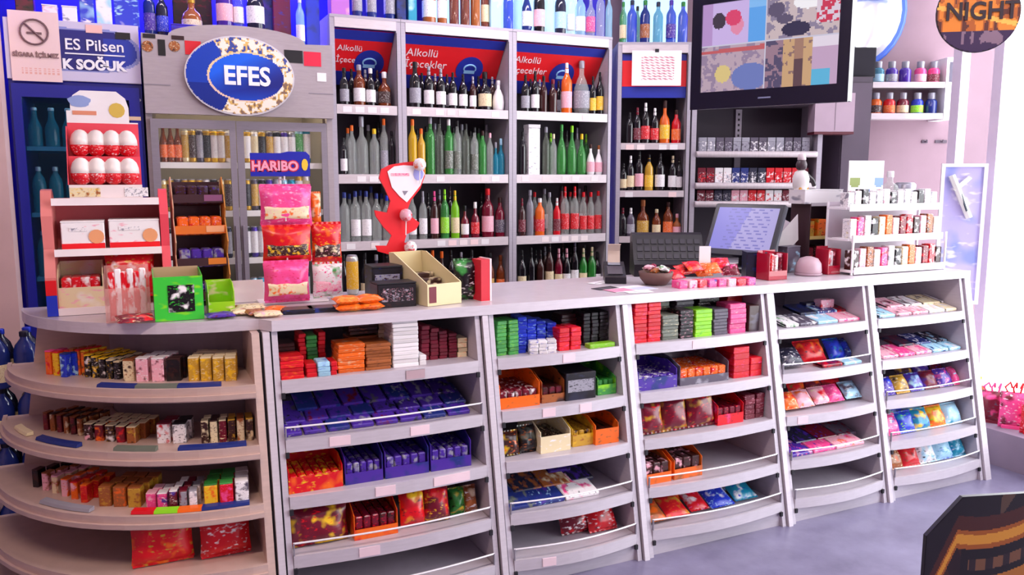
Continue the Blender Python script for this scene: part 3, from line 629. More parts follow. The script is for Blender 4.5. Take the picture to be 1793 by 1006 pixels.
# ---------------------------------------------------------------- bottles and cans
PROF = dict(
    wine=([(.95, 0), (1, .02), (1, .58), (.93, .65), (.55, .74), (.34, .80), (.32, .90)], .30),
    whisky=([(.95, 0), (1, .02), (1, .56), (.92, .64), (.55, .73), (.40, .78), (.38, .88)], .42),
    vodka=([(.95, 0), (1, .02), (1, .64), (.86, .71), (.46, .79), (.38, .84), (.38, .90)], .42),
    squat=([(.9, 0), (1, .03), (1, .48), (.86, .58), (.40, .67), (.34, .72), (.34, .84)], .40),
    jug=([(.72, 0), (.95, .10), (1, .30), (.88, .50), (.52, .66), (.30, .74), (.30, .88)], .34),
    beer=([(.95, 0), (1, .02), (1, .48), (.84, .56), (.48, .70), (.40, .80), (.38, .94)], .44),
    can=([(.80, 0), (1, .05), (1, .90), (.86, .965)], .84),
    jar=([(.94, 0), (1, .03), (1, .60), (.80, .68), (.58, .72)], .62),
    pet=([(.9, 0), (1, .04), (1, .25), (.93, .3), (1, .35), (1, .62), (.8, .75), (.36, .86), (.34, .92)], .40))
BM = {}
def bottle_meshes(kind):
    if kind not in BM:
        prof, cr = PROF[kind]; zt = prof[-1][1]
        lo, hi = (.12, .44) if kind != 'can' else (.14, .84)
        BM[kind] = (MB().lathe(prof).mesh('glass_body'), MB().lathe([(cr, zt - .015), (cr, .985), (cr * .8, 1)], 12).mesh('cap'),
                    MB().lathe([(1.015, lo), (1.02, lo + .01), (1.02, hi - .01), (1.015, hi)], 14).mesh('paper_label'),
                    MB().lathe([(.34 if kind in ('wine', 'beer') else .44, zt - .14), (.36 if kind in ('wine', 'beer') else .44, zt - .02)], 12).mesh('neck_foil'))
    return BM[kind]
GA = dict(c=.26, i=.5, g=.62, l=.6, b=.75, a=.85, q=.42, t=.6, y=.6, p=.8, o=.85, r=.9, s=.6)
def bottle(kind, g, lab, cap, loc, r_, h, rz=0, noun=None, place='', key=0, group=None):
    o = bpy.data.objects.new('drink_can' if kind == 'can' else 'bottle', None); COL.objects.link(o)
    o.location = loc; o.rotation_euler = (0, 0, rz); o.scale = (r_, r_, h); o.empty_display_size = .3
    b, c, l, nf = bottle_meshes(kind)
    put('can_body' if kind == 'can' else 'glass_body', b, plain(g, .3, .5) if kind == 'can' else glass(g, GA.get(g, 1)), o)
    put('lid' if kind == 'can' else 'cap', c, plain('s' if kind == 'can' else cap, .35, .3), o)
    if lab != 'n': put('paper_label', l, wrap(lab, lab, {'w': 's', 'e': 'u', 'k': 's'}.get(lab, 'w'), scale=5, gloss=.5), o)
    if kind == 'wine' and cap != 'n': put('neck_foil', nf, plain(cap, .3, .4), o)
    look = '%s %s' % (CN[g], noun or ('can' if kind == 'can' else 'bottle')) + (' with %s label' % CN[lab] if lab != 'n' else ' with %s cap' % CN[cap])
    return reg(o, look, 'can' if kind == 'can' else 'bottle', place, key, group)
def carton_up(px0, px1, hpx, cols, Y, z, depth, place, look, f=None, rz=0):
    """upright gift carton between two picture columns"""
    a, b = xat(px0, Y, z), xat(px1, Y, z); x = (a + b) / 2; h = metres(hpx, x, Y, z)
    o = bpy.data.objects.new('gift_carton', None); COL.objects.link(o); o.location = (x, Y + depth / 2, z); o.rotation_euler = (0, 0, rz); o.empty_display_size = .03
    put('carton', box_mesh(b - a - .004, depth, h), wrap(*cols, scale=9), o)
    put('lid', box_mesh(b - a - .001, depth + .003, h * .07, .001), plain(cols[0], .4), o, (0, 0, h))
    return reg(o, look, 'box', place, px0)

# ---------------------------------------------------------------- liquor shelving along the back wall
M_BAY = metal_panel('#b0a8b4', .45); M_BAYIN = plain('#3e3640', .7); M_STRIP = metal_panel('#d2c6ca', .4)
M_RED = plain('#e8121e', .45); M_BLU = plain('#1c2a9c', .45); M_INKW = plain('#f6dfe4', .5)
YB = 4.50
SHZ = [1.99, 1.61, 1.235, .86, .48, .11]
def liquor_bay(root, xl, xr, y0, depth, shelves, top, lipn=.05, seed=1):
    rn = random.Random(seed)
    for a in (xl, xr - .026): put('side_panel', MB().box(a, a + .026, y0, y0 + depth, 0, top), M_BAY, root)
    put('seam', MB().box(xr - .0265, xr - .0225, y0 - .0012, y0, .02, top - .06), M_LINE, root)
    put('back_panel', MB().box(xl + .026, xr - .026, y0 + depth - .015, y0 + depth, 0, top - .03), M_BAYIN, root)
    tp = put('top_board', MB().box(xl, xr, y0 - .004, y0 + depth, top, top + .015), M_BAY, root)
    put('fascia', MB().box(xl + .026, xr - .026, y0 - .003, y0 + .012, top - .05, top), M_STRIP, tp)
    for z in shelves:
        s_ = put('shelf', MB().box(xl + .027, xr - .027, y0 + .01, y0 + depth - .016, z - .014, z), M_BAY, root)
        put('lip', MB().box(xl + .027, xr - .027, y0, y0 + .009, z - lipn + .005, z + .006), M_STRIP, s_)
        x = xl + .06
        while x < xr - .1:
            if rn.random() < .6: put('price_label', MB().box(x, x + .05, y0 - .0015, y0 - .0002, z - .036, z - .004), plain(rn.choice(['#f2e4e4', '#f6d8d8', '#ece8ea']), .6), s_)
            x += .07
def banner(root, xl, xr, y0, z0, ht, tilt, tx, blue_at, fs):
    wd = xr - xl
    b = put('banner', MB().box(-wd / 2, wd / 2, 0, .006, 0, ht), M_RED, root, ((xl + xr) / 2, y0, z0), 0, None, tilt)
    put('stripe', MB().box(-wd / 2, wd / 2, -.001, 0, ht * .83, ht), M_BLU, b); put('stripe', MB().box(-wd / 2, wd / 2, -.001, 0, 0, ht * .26), M_BLU, b)
    bx = -wd / 2 + wd * blue_at
    put('emblem', MB().prism([(bx + ht * .25 * math.cos(i * .2618), ht * .42 + ht * .25 * math.sin(i * .2618)) for i in range(24)], -.003, -.0012), M_BLU, b)
    ic = plain('#8fc4ee', .5)
    em = MB(); em.tube([(bx + ht * .11 * math.cos(i * .314), -.0045, ht * .44 + ht * .08 * math.sin(i * .314)) for i in range(-1, 12)], ht * .014, 5)
    em.box(bx - ht * .1, bx + ht * .1, -.0052, -.0032, ht * .35, ht * .41); put('emblem_mark', em, ic, b)
    text('lettering', tx[0], fs, M_INKW, b, (-wd / 2 + .03, -.002, ht * .68), align='LEFT'); text('lettering', tx[1], fs, M_INKW, b, (-wd / 2 + .03, -.002, ht * .47), align='LEFT')
BX = [(1.015, 1.413), (1.413, 2.102), (2.102, 2.795)]
LBL = ['narrow grey liquor shelf bay beside the oval-sign fridge', 'wide grey liquor shelf bay behind the red heart stand', 'grey liquor shelf bay with green bottles in mid row']
NB = ['narrow liquor bay', 'wide liquor bay', 'third liquor bay', 'paper notice bay']
RN = ['top shelf', 'second shelf', 'third shelf', 'fourth shelf']
for k, (a, b) in enumerate(BX):
    t = thing('liquor_shelf', LBL[k], 'shelf', (a, YB, 0), 0, 'liquor shelf bays')
    liquor_bay(t, .001, b - a - .001, 0, .38, SHZ, 2.455, seed=k + 3)
    banner(t, .03, b - a - .03, .235, 2.125, .345, .66, ('Alkollü', 'İçecekler'), (.66, .70, .60)[k], (.05, .068, .062)[k])
rowsB = {
 (0, 0): [(603, 122, 16, 'whisky', 'k', 's', 'k'), (629, 117, 20, 'whisky', 'a', 'w', 's'), (649, 123, 17, 'whisky', 'k', 'w', 'w'), (673, 129, 22, 'squat', 'a', 'd', 'w')],
 (0, 1): [(602, 243, 12, 'vodka', 'k', 'w', 'k'), (617, 222, 14, 'vodka', 'c', 'n', 'o'), (634, 207, 22, 'squat', 'c', 'n', 's'), (656, 228, 17, 'vodka', 'c', 'n', 'y'), (673, 211, 14, 'vodka', 'c', 's', 'o'), (687, 232, 11, 'vodka', 'k', 'n', 'k')],
 (0, 2): [(604, 338, 17, 'vodka', 'c', 'n', 'j'), (623, 336, 17, 'vodka', 'c', 'w', 'j'), (642, 336, 17, 'vodka', 'c', 'w', 'j'), (660, 340, 16, 'vodka', 'c', 'n', 'j'), (678, 344, 15, 'vodka', 'c', 'n', 'b')],
 (0, 3): [(602, 450, 15, 'whisky', 'k', 'n', 'k'), (640, 448, 16, 'whisky', 'k', 'e', 'k'), (660, 452, 16, 'vodka', 'n', 'w', 's'), (678, 446, 15, 'wine', 'k', 'w', 'k')],
 (1, 0): [(727, 112, 20, 'whisky', 'k', 's', 'k'), (751, 120, 18, 'wine', 'k', 'w', 's'), (772, 124, 17, 'wine', 'k', 'w', 's'), (793, 130, 15, 'wine', 'k', 'w', 'k'), (811, 133, 15, 'wine', 'k', 'w', 'k'), (828, 137, 12, 'wine', 'd', 'w', 's'), (849, 129, 23, 'squat', 'k', 'e', 'k'), (876, 144, 21, 'jug', 'w', 'n', 'w')],
 (1, 1): [(723, 212, 15, 'vodka', 'y', 'n', 'o'), (738, 228, 14, 'vodka', 'z', 'n', 'o'), (754, 205, 15, 'vodka', 'g', 'n', 's'), (770, 208, 14, 'vodka', 'q', 'n', 'k'), (786, 212, 15, 'vodka', 'g', 'q', 'w'), (801, 214, 14, 'vodka', 'c', 'q', 'k'), (816, 220, 14, 'vodka', 'q', 'n', 'k'), (831, 226, 14, 'vodka', 'c', 'q', 'k'), (845, 232, 13, 'vodka', 'g', 'n', 'd'), (858, 236, 12, 'vodka', 'c', 'n', 'h'), (868, 252, 11, 'squat', 't', 'n', 's'), (882, 246, 13, 'squat', 't', 'n', 'i')],
 (1, 2): [(722, 340, 15, 'vodka', 'c', 'w', 'd'), (741, 337, 14, 'wine', 'c', 'w', 's'), (761, 337, 14, 'wine', 'd', 'h', 'p'), (779, 334, 15, 'wine', 'g', 'l', 'l'), (797, 336, 15, 'wine', 'l', 'e', 'y'), (814, 362, 14, 'squat', 'm', 'w', 'k'), (832, 356, 15, 'squat', 'm', 'r', 'w'), (854, 333, 21, 'whisky', 'm', 'h', 'r'), (876, 348, 17, 'whisky', 'm', 'x', 'd')],
 (1, 3): [(722, 446, 16, 'whisky', 'k', 'w', 'k'), (742, 450, 14, 'wine', 'k', 'e', 'a'), (758, 446, 14, 'whisky', 'a', 'w', 'o'), (774, 448, 14, 'whisky', 'd', 'n', 'o'), (790, 446, 15, 'wine', 'k', 'w', 'k'), (808, 450, 15, 'wine', 'k', 'n', 's'), (826, 446, 15, 'whisky', 'k', 'e', 'k'), (858, 452, 15, 'whisky', 'a', 'z', 'k'), (878, 456, 15, 'whisky', 'a', 'o', 'a')],
 (2, 0): [(920, 134, 15, 'wine', 'k', 's', 'k'), (937, 128, 15, 'wine', 'k', 'w', 'k'), (952, 136, 13, 'whisky', 'd', 'n', 'k'), (968, 142, 15, 'whisky', 'd', 'n', 'm'), (992, 114, 19, 'wine', 'o', 'h', 'w'), (1018, 108, 29, 'jug', 'c', 's', 's'), (1038, 137, 12, 'wine', 'k', 'y', 'k'), (1054, 130, 13, 'wine', 'k', 'y', 'k')],
 (2, 1): [(915, 234, 12, 'vodka', 'k', 'n', 'k'), (956, 226, 13, 'vodka', 'q', 'n', 's'), (969, 238, 12, 'vodka', 'c', 'n', 'e'), (983, 222, 17, 'jug', 'g', 'n', 'g'), (1001, 224, 17, 'jug', 'g', 'n', 'l'), (1018, 238, 17, 'jug', 'g', 'n', 'y'), (1034, 256, 15, 'jug', 'w', 'h', 'd'), (1052, 258, 14, 'jug', 'w', 'h', 'u')],
 (2, 2): [(914, 350, 13, 'wine', 'd', 'm', 'm'), (928, 336, 13, 'vodka', 's', 'n', 's'), (945, 350, 17, 'vodka', 'o', 'r', 'w'), (962, 340, 12, 'vodka', 'c', 'n', 's'), (975, 350, 13, 'wine', 'r', 'm', 'w'), (989, 330, 15, 'wine', 'c', 'r', 'r'), (1006, 330, 15, 'wine', 'c', 'r', 'r'), (1021, 340, 13, 'vodka', 'c', 'r', 'r'), (1034, 340, 13, 'vodka', 'c', 'r', 'r'), (1047, 338, 13, 'vodka', 'c', 'r', 'r')],
 (2, 3): [(914, 448, 15, 'wine', 'k', 'e', 'k'), (930, 444, 14, 'wine', 'k', 'n', 'k'), (946, 448, 14, 'wine', 'd', 'n', 'k'), (962, 432, 15, 'wine', 'd', 'e', 'k'), (978, 446, 14, 'wine', 'm', 'e', 'h'), (992, 446, 14, 'wine', 'k', 'w', 'h'), (1006, 430, 14, 'wine', 'k', 'w', 'x'), (1021, 446, 14, 'wine', 'f', 'e', 'e'), (1036, 444, 15, 'wine', 'f', 'n', 'e'), (1052, 452, 14, 'wine', 'k', 'w', 'k')]}
BASEY = [[(595, 187), (1060, 204)], [(600, 308), (1060, 310)], [(600, 425), (1060, 412)], [(600, 545), (1060, 520)]]
for (k, r_), lst in rowsB.items():
    z = SHZ[r_]; (xa, ya), (xb, yb) = BASEY[r_]
    for px, yt, wpx, kind, g, lab, cap in lst:
        yb_ = ya + (yb - ya) * (px - xa) / (xb - xa); x0 = xat(px, YB + .07, z + .1)
        rr = metres(wpx / 2, x0, YB + .07, z); Y = YB + .025 + max(rr, .03)
        h = min(metres(yb_ - yt, x0, Y, z), .335)
        xc = min(max(xat(px, Y, z + .1), BX[k][0] + .030 + rr), BX[k][1] - .030 - rr)
        bottle(kind, g, lab, cap, (xc, Y, z + .0005), rr, h, random.uniform(0, 6), None, RN[r_] + ' of ' + NB[k], px, 'liquor bottles on the back shelves')
carton_up(925, 946, 82, ('w', 'w', 's'), YB + .03, SHZ[1] + .0005, .07, RN[1] + ' of ' + NB[2], 'tall white gift carton among green bottles')
carton_up(826, 846, 60, ('s', 'w', 'x'), YB + .13, SHZ[3] + .0005, .07, RN[3] + ' of ' + NB[1], 'silver gift carton')
# a second file of bottles stands behind the first on the crowded shelves
for (k, r_), sel in {(1, 0): [739, 762, 783, 838, 862], (1, 1): [731, 747, 762, 778, 794, 809, 824, 838, 852], (2, 0): [929, 945, 978], (2, 1): [964, 992, 1010, 1028], (0, 1): [610, 646, 664], (0, 2): [613, 632, 651, 669], (1, 2): [750, 770, 788, 843], (2, 2): [936, 953, 983, 998, 1014, 1028], (0, 0): [616, 640, 661], (2, 3): [938, 954, 985, 999, 1028]}.items():
    for i, px in enumerate(sel):
        c3 = {(1, 1): [('q', 'n', 'k'), ('g', 'n', 'k'), ('c', 'n', 's')], (0, 2): [('c', 'n', 'j')] * 3, (0, 1): [('c', 'n', 'o'), ('q', 'n', 's'), ('k', 'n', 'k')], (2, 2): [('c', 'r', 'r'), ('c', 'w', 's'), ('m', 'n', 'k')], (2, 1): [('g', 'n', 'l'), ('q', 'n', 'k'), ('c', 'n', 's')]}.get((k, r_), [('k', 'n', 'k'), ('d', 'n', 's'), ('k', 's', 'd')])[i % 3]
        Y = YB + (.20 if r_ else .15); z = SHZ[r_]
        bottle('vodka' if (k, r_) in ((1, 1), (0, 2), (0, 1), (2, 2)) else 'wine', *c3, (min(max(xat(px, Y, z + .1), BX[k][0] + .066), BX[k][1] - .066), Y, z + .0005), .024, (.27 + .02 * (i % 3)) if r_ else .215, 0, 'rear bottle', RN[r_] + ' of ' + NB[k], px, 'liquor bottles on the back shelves')

# ---- turned bays in the corner; their local x runs level across the view
DC = 5.257
def corner(px, off=0, z=0):
    d = DC + off; p = EYE + LEV * d + RGT * ((px - 896.5) / FPX * d); return Vector((p.x, p.y, z))
RZ = -YAW
t = thing('liquor_shelf', 'grey liquor shelf bay with whisky bottles under the paper notice', 'shelf', corner(1077), RZ, 'liquor shelf bays')
wD = (1203 - 1077) * DC / FPX
DZ = [1.81, 1.509, 1.214, .86, .48, .11]
liquor_bay(t, 0, wD, 0, .36, DZ, 2.425, .04, seed=9)
bb = put('banner', MB().box(.03, wD - .03, .02, .026, 2.10, 2.37), M_BLU, t); put('stripe', MB().box(.03, wD - .03, .018, .0195, 2.17, 2.33), M_RED, bb)
nt = thing('paper_notice', 'white paper notice pinned below the blue bottles', 'notice', corner(1143, -.012, 2.172), RZ)
pw = 84 * DC / FPX
inked('sheet', pw, .215, 42, 65, lambda u, v: '#c87888' if (abs((v * 13) % 1 - .5) < .22 and .18 < u < .85 and .15 < v < .85 and math.sin(u * 60 + v * 90) > -.3) else '#f6f1f4', print_mat(.6), nt)
put('clip', MB().box(-.012, .012, -.004, 0, .205, .225), M_DARK, nt)
rowsD = {0: [(1099, 196, 14, 'wine', 'k', 'n', 'k'), (1112, 188, 14, 'wine', 'k', 'm', 'm'), (1126, 180, 16, 'wine', 'k', 'r', 'w'), (1142, 189, 15, 'wine', 'k', 'r', 'w'), (1159, 176, 18, 'squat', 'o', 'y', 'd'), (1179, 192, 16, 'whisky', 'r', 'o', 'd')],
         1: [(1090, 285, 13, 'wine', 'k', 'e', 'k'), (1102, 272, 14, 'wine', 'k', 'e', 'w'), (1117, 264, 15, 'wine', 'k', 'h', 'k'), (1134, 270, 15, 'wine', 'z', 'y', 'k'), (1153, 268, 17, 'wine', 'k', 'w', 'k'), (1175, 272, 15, 'wine', 'k', 'w', 'e'), (1191, 276, 12, 'wine', 'k', 'w', 'k')],
         2: [(1090, 362, 14, 'wine', 'k', 'n', 'm'), (1104, 362, 15, 'wine', 'x', 's', 'w'), (1125, 348, 21, 'squat', 'a', 'z', 'u'), (1149, 364, 15, 'whisky', 'a', 'e', 'e'), (1169, 352, 17, 'whisky', 'a', 'o', 'd'), (1188, 372, 15, 'squat', 'u', 'h', 'h')]}
for r_, lst in rowsD.items():
    for px, yt, wpx, kind, g, lab, cap in lst:
        rr = wpx / 2 * DC / FPX; off = .025 + max(rr, .03); h = ((250, 333, 412)[r_] - yt) * (DC + off) / FPX
        bottle(kind, g, lab, cap, corner(1077, 0, DZ[r_] + .0005) + RGT * min(max(((px - 896.5) * (DC + off) - (1077 - 896.5) * DC) / FPX, .029 + rr), wD - .029 - rr) + LEV * off, rr, h, random.uniform(0, 6), None, RN[r_] + ' of ' + NB[3], px, 'liquor bottles on the back shelves')
# tobacco shelf
t = thing('tobacco_shelf', 'grey tobacco shelf with rows of cigarette packs under the screen', 'shelf', corner(1206), RZ)
wT = (1432 - 1206) * DC / FPX; TZ = [1.765, 1.565, 1.447, 1.05, .6, .12]
for a in (0, wT - .03): put('side_panel', MB().box(a, a + .03, 0, .33, 0, 2.06), M_BAY, t)
put('back_panel', MB().box(.03, wT - .03, .315, .33, 0, 2.06), M_BAYIN, t); put('top_board', MB().box(0, wT, 0, .33, 2.06, 2.08), M_BAY, t)
sp_ = put('slotted_post', MB().box(.36, .40, .30, .314, 1.2, 2.05), M_BAY, t)
for i in range(7): put('slot', MB().box(.374, .386, .298, .2999, 1.80 + i * .035, 1.815 + i * .035), M_DARK, sp_)
for z in TZ:
    s_ = put('shelf', MB().box(.031, wT - .031, .012, .314, z - .014, z), M_BAY, t); put('lip', MB().lathe([(.018, .032), (.02, .04), (.02, wT - .04), (.018, wT - .032)], 10), M_STRIP, s_, (0, 0, z - .02), 0, None, 0, R(90))
PK = [[('s', 'w', 'x'), ('x', 's', 'w'), ('s', 'x'), ('x', 'w')], [('r', 'w'), ('m', 'r', 'w'), ('w', 's', 'r'), ('j', 'w'), ('n', 'w'), ('r', 'w', 'm')], [('r', 'w'), ('w', 'r'), ('m', 'w'), ('n', 's', 'w'), ('h', 'w', 'r')]]
for r_ in range(3):
    zz = TZ[r_]
    for i in range(13):
        c = PK[r_][(i // 2 + r_) % len(PK[r_])]; hh = (.088, .095, .070)[r_]
        o = bpy.data.objects.new('cigarette_pack', None); COL.objects.link(o); o.location = corner(1225 + 14.8 * i, .06, zz + .0005); o.rotation_euler = (0, 0, RZ); o.empty_display_size = .03
        put('pack', box_mesh(.050, .024, hh * .72, .002), wrap(*c, scale=40), o); put('flip_top', box_mesh(.0505, .0245, hh * .28, .002), plain(c[0], .4), o, (0, 0, hh * .72))
        reg(o, CN[c[0]] + ' cigarette pack', 'cigarettes', RN[r_] + ' of tobacco shelf', i, 'cigarette packs on the tobacco shelf')

# ---- bottles and cartons on top of the shelving, lit by a blue strip
ZT = 2.4705
topB = [(625, 18, 'whisky', 'j', 's', 'k'), (650, 18, 'whisky', 'j', 's', 'k'), (682, 20, 'whisky', 'j', 's', 'k'), (751, 24, 'squat', 'u', 'w', 'd'), (774, 17, 'wine', 'u', 'w', 'e'), (795, 17, 'wine', 'a', 'n', 's'), (814, 17, 'wine', 'a', 'n', 's'),
        (832, 17, 'wine', 'u', 'n', 's'), (849, 15, 'wine', 'a', 'e', 's'), (890, 18, 'wine', 'b', 'n', 'j'), (907, 15, 'vodka', 'i', 'n', 'w'), (922, 20, 'jug', 'j', 'w', 'k'), (944, 20, 'wine', 'k', 'h', 'k'), (962, 15, 'vodka', 'c', 'n', 'w'), (981, 20, 'whisky', 'n', 'i', 'm'),
        (999, 14, 'vodka', 'c', 'w', 'n'), (1016, 18, 'vodka', 'i', 'w', 'h'), (1034, 16, 'squat', 'c', 'p', 'e'), (1051, 15, 'vodka', 'c', 'n', 'd'), (1066, 12, 'vodka', 'i', 'n', 'w')]
for px, wpx, kind, g, lab, cap in topB:
    Y = YB + .07; rr = metres(wpx / 2, xat(px, Y, ZT), Y, ZT); bottle(kind, g, lab, cap, (xat(px, Y, ZT + .08), Y, ZT), rr, .29 + .02 * math.sin(px), 0, None, 'top of the liquor shelves', px, 'bottles on top of the shelving')
for px0, px1, c, lk in ((557, 612, ('#c070d0', 'h', '#c070d0'), 'lilac gift box with two windows'), (695, 712, ('j', 'n'), 'dark blue tall gift carton'), (715, 731, ('t', 'i', 't'), 'turquoise tall gift carton'), (859, 879, ('i', 'w', 'i'), 'pale mint gift carton')):
    if lk[0] == 'l': px0, px1 = 579, 613
    carton_up(px0, px1, 90 if lk[0] != 'l' else 60, c, YB + .03, ZT, .08, 'top of the liquor shelves', lk)
for i, (px, g, lab, cap) in enumerate(((1084, 'g', 'e', 'f'), (1099, 'b', 'n', 'n'), (1108, 'g', 'n', 'k'), (1121, 'j', 'u', 'f'), (1143, 't', 'n', 'n'), (1165, 'b', 'v', 'v'), (1185, 'b', 'n', 'f'))):
    off = .06 if i not in (2,) else .19
    bottle('vodka', g, lab, cap, corner(px + .6, off, 2.4405), (8.5 if i not in (0, 2) else 6) * DC / FPX, .255 + .01 * (i % 2), 0, None, 'top of the corner shelf bay', px, 'bottles on top of the shelving')
tb = thing('light_box', 'long blue-white backlit panel behind the top bottles', 'light panel', (1.95, 4.95, 2.47))
put('housing', MB().box(-.20, .85, .012, .05, 0, .5), M_WHITE, tb); put('diffuser', MB().box(-.18, .84, .002, .011, .01, .49), plain('#a8d4f8', .5, 0, 1.1), tb)
tb = thing('light_box', 'short blue-white backlit panel in the shelving corner', 'light panel', corner(1078, .40, 2.441), RZ)
put('housing', MB().box(0.02, .46, .012, .04, 0, .5), M_WHITE, tb); put('diffuser', MB().box(.03, .45, .002, .011, .01, .49), plain('#a8d4f8', .5, 0, 1.1), tb)

# ---------------------------------------------------------------- drinks fridges
M_FR = metal_panel('#ada1a6', .45); M_FRD = metal_panel('#8d8590', .4); M_FIN = plain('#7c746c', .6)
FX, FY = .085, 4.43
fr = thing('drinks_fridge', 'grey two-door drinks fridge with blue oval sign on top', 'fridge', (FX, FY, 0))
def fx(px, z=1.9, y=FY): return xat(px, y, z) - FX
W2 = 1.005 - FX
shell = MB().box(0, .03, .02, .68, .08, 2.29).box(W2 - .03, W2, .02, .68, .08, 2.29).box(.03, W2 - .03, .65, .68, .08, 2.29).box(.03, W2 - .03, .02, .65, 2.26, 2.29).box(.03, W2 - .03, .02, .65, .08, .2)
put('cabinet', shell, M_FR, fr); put('liner', MB().box(.031, W2 - .031, .63, .649, .2, 2.259).box(.031, .045, .06, .63, .2, 2.25).box(W2 - .045, W2 - .031, .06, .63, .2, 2.25), M_FIN, fr)
put('plinth', MB().box(.01, W2 - .01, .03, .6, 0, .079), M_DARK, fr)
n = 20; ax = fx(423)
arc = [(.0, 1.91), (W2, 1.91), (W2, 2.29)] + [(ax + .33 * math.cos(math.pi * i / n), 2.285 + .07 * math.sin(math.pi * i / n)) for i in range(n + 1)] + [(0, 2.29)]
cp = put('canopy', MB().prism(arc, -.02, .019), M_FR, fr)
put('groove', MB().box(.0, .12, -.0215, -.0202, 2.045, 2.05), M_FRD, cp); put('groove', MB().box(W2 - .13, W2, -.0215, -.0202, 2.035, 2.04), M_FRD, cp)
for (a, b, y0_, y1_, c) in ((250, 272, 56, 67, '#120a18'), (277, 290, 70, 98, '#08060c'), (300, 322, 62, 70, '#301018'), (324, 352, 72, 96, '#d81828'), (497, 529, 88, 110, '#0c0810'), (531, 561, 91, 116, '#e01840'), (554, 570, 128, 143, '#f4f0f4')):
    z0_, z1_ = at_y(a, y1_, FY).z, at_y(a, y0_, FY).z
    put('sticker', MB().box(max(.002, fx(a, z0_)), fx(b, z0_), -.0225, -.0205, z0_, min(z1_, 2.286)), plain(c, .5), cp)
for px in (258, 305):
    cz = at_y(px, 82, FY).z; cx_ = fx(px, cz)
    put('round_sticker', MB().prism([(cx_ + .026 * math.cos(i * .3927), cz + .026 * math.sin(i * .3927)) for i in range(16)], -.0225, -.0205), wrap('u', 'd', 'e', scale=40), cp)
# oval sign
ow, oh = fx(516, 2.1) - fx(331, 2.1), .375
oz = at_y(423, 133, FY - .05).z
ov = put('oval_sign', MB().prism([(ax + ow * .515 * math.cos(i * .157), oz + oh * .525 * math.sin(i * .157)) for i in range(40)], -.045, -.0225), plain('#d8d4da', .3, .3), fr)
def efes(u, v):
    x, y = u * 2 - 1, v * 2 - 1
    ix, iy = (x - .12) / .70, (y + .02) / .62
    inner = ix * ix + iy * iy
    if inner < 1:
        q = max(0, min(1, .5 + y * 1.1 - .5 * ix)); q = max(q, max(0, -y - .25) * 1.6)
        return (.03 + .03 * q, .10 + .28 * q, .50 + .40 * min(1, q))
    if inner < 1.14 and not (x > .3 and abs(y) < .5): return '#f0d2a0' if y > 0 else '#e8c8b0'
    if x < -.28 - .25 * y * y + (.12 if y < 0 else 0): return '#0a3cb0' if y > -.2 else '#08288a'
    k = vn(u * 26, v * 17, 3) * .6 + vn(u * 55, v * 36, 5) * .4
    return '#f4ecdc' if k > .46 else ('#e0b868' if k > .36 else ('#8a6a58' if y < 0 else '#3a4a9a'))
inked('printed_face', ow, oh, 110, 66, efes, print_mat(.3), ov, (ax, -.0462, oz - oh / 2), mask=lambda u, v: (2 * u - 1) ** 2 + (2 * v - 1) ** 2 < 1)
text('lettering', 'EFES', .128, plain('#f6f4f8', .4), ov, (ax + .03, -.048, oz - .003), bold=.0035, extrude=.002, xs=.93)
# doors
for k, (a, b) in enumerate(((262, 411), (413, 572))):
    xa, xb = max(.012, fx(a)), min(W2 - .012, fx(b)); y0_ = -.012 if k == 0 else .004
    d = put('door', MB().box(xa, xa + .035, y0_, y0_ + .014, .24, 1.885).box(xb - .03, xb, y0_, y0_ + .014, .24, 1.885).box(xa + .035, xb - .03, y0_, y0_ + .014, 1.84, 1.885).box(xa + .035, xb - .03, y0_, y0_ + .014, .24, .30), M_FRD, fr)
    put('pane', MB().box(xa + .036, xb - .031, y0_ + .005, y0_ + .009, .30, 1.84), pane_mat(), d)
    put('handle', MB().box(xa + .01 if k else xb - .022, xa + .022 if k else xb - .01, y0_ - .02, y0_, .95, 1.35), M_FRD, d)
FZ = [1.675, 1.425, 1.175, .90, .62]
for z in FZ:
    m_ = MB().box(.048, W2 - .048, .05, .062, z - .03, z)
    for i in range(9): m_.box(.048, W2 - .048, .075 + i * .055, .08 + i * .055, z - .006, z)
    for i in range(20): m_.box(.05 + i * (W2 - .104) / 19, .054 + i * (W2 - .104) / 19, .062, .55, z - .012, z - .006)
    put('wire_shelf', m_, plain('#f0ece8', .4), fr)
ld = bpy.data.lights.new('fridge_light', 'AREA'); ld.shape = 'RECTANGLE'; ld.size = .8; ld.size_y = .1; ld.energy = 6.0; ld.color = (1, .86, .62)
lo = bpy.data.objects.new('fridge_light', ld); COL.objects.link(lo); lo.parent = fr; lo.location = (W2 / 2, .10, 2.24)
put('lamp_tube', MB().box(.06, W2 - .06, .08, .12, 2.243, 2.256), plain('#fff0d8', .4, 0, 3), fr)
gk = [('z', 'w'), ('e', 'z'), ('z', 'k'), ('w', 'z'), ('z', 'd'), ('y', 'w'), ('k', 'z'), ('x', 's')]
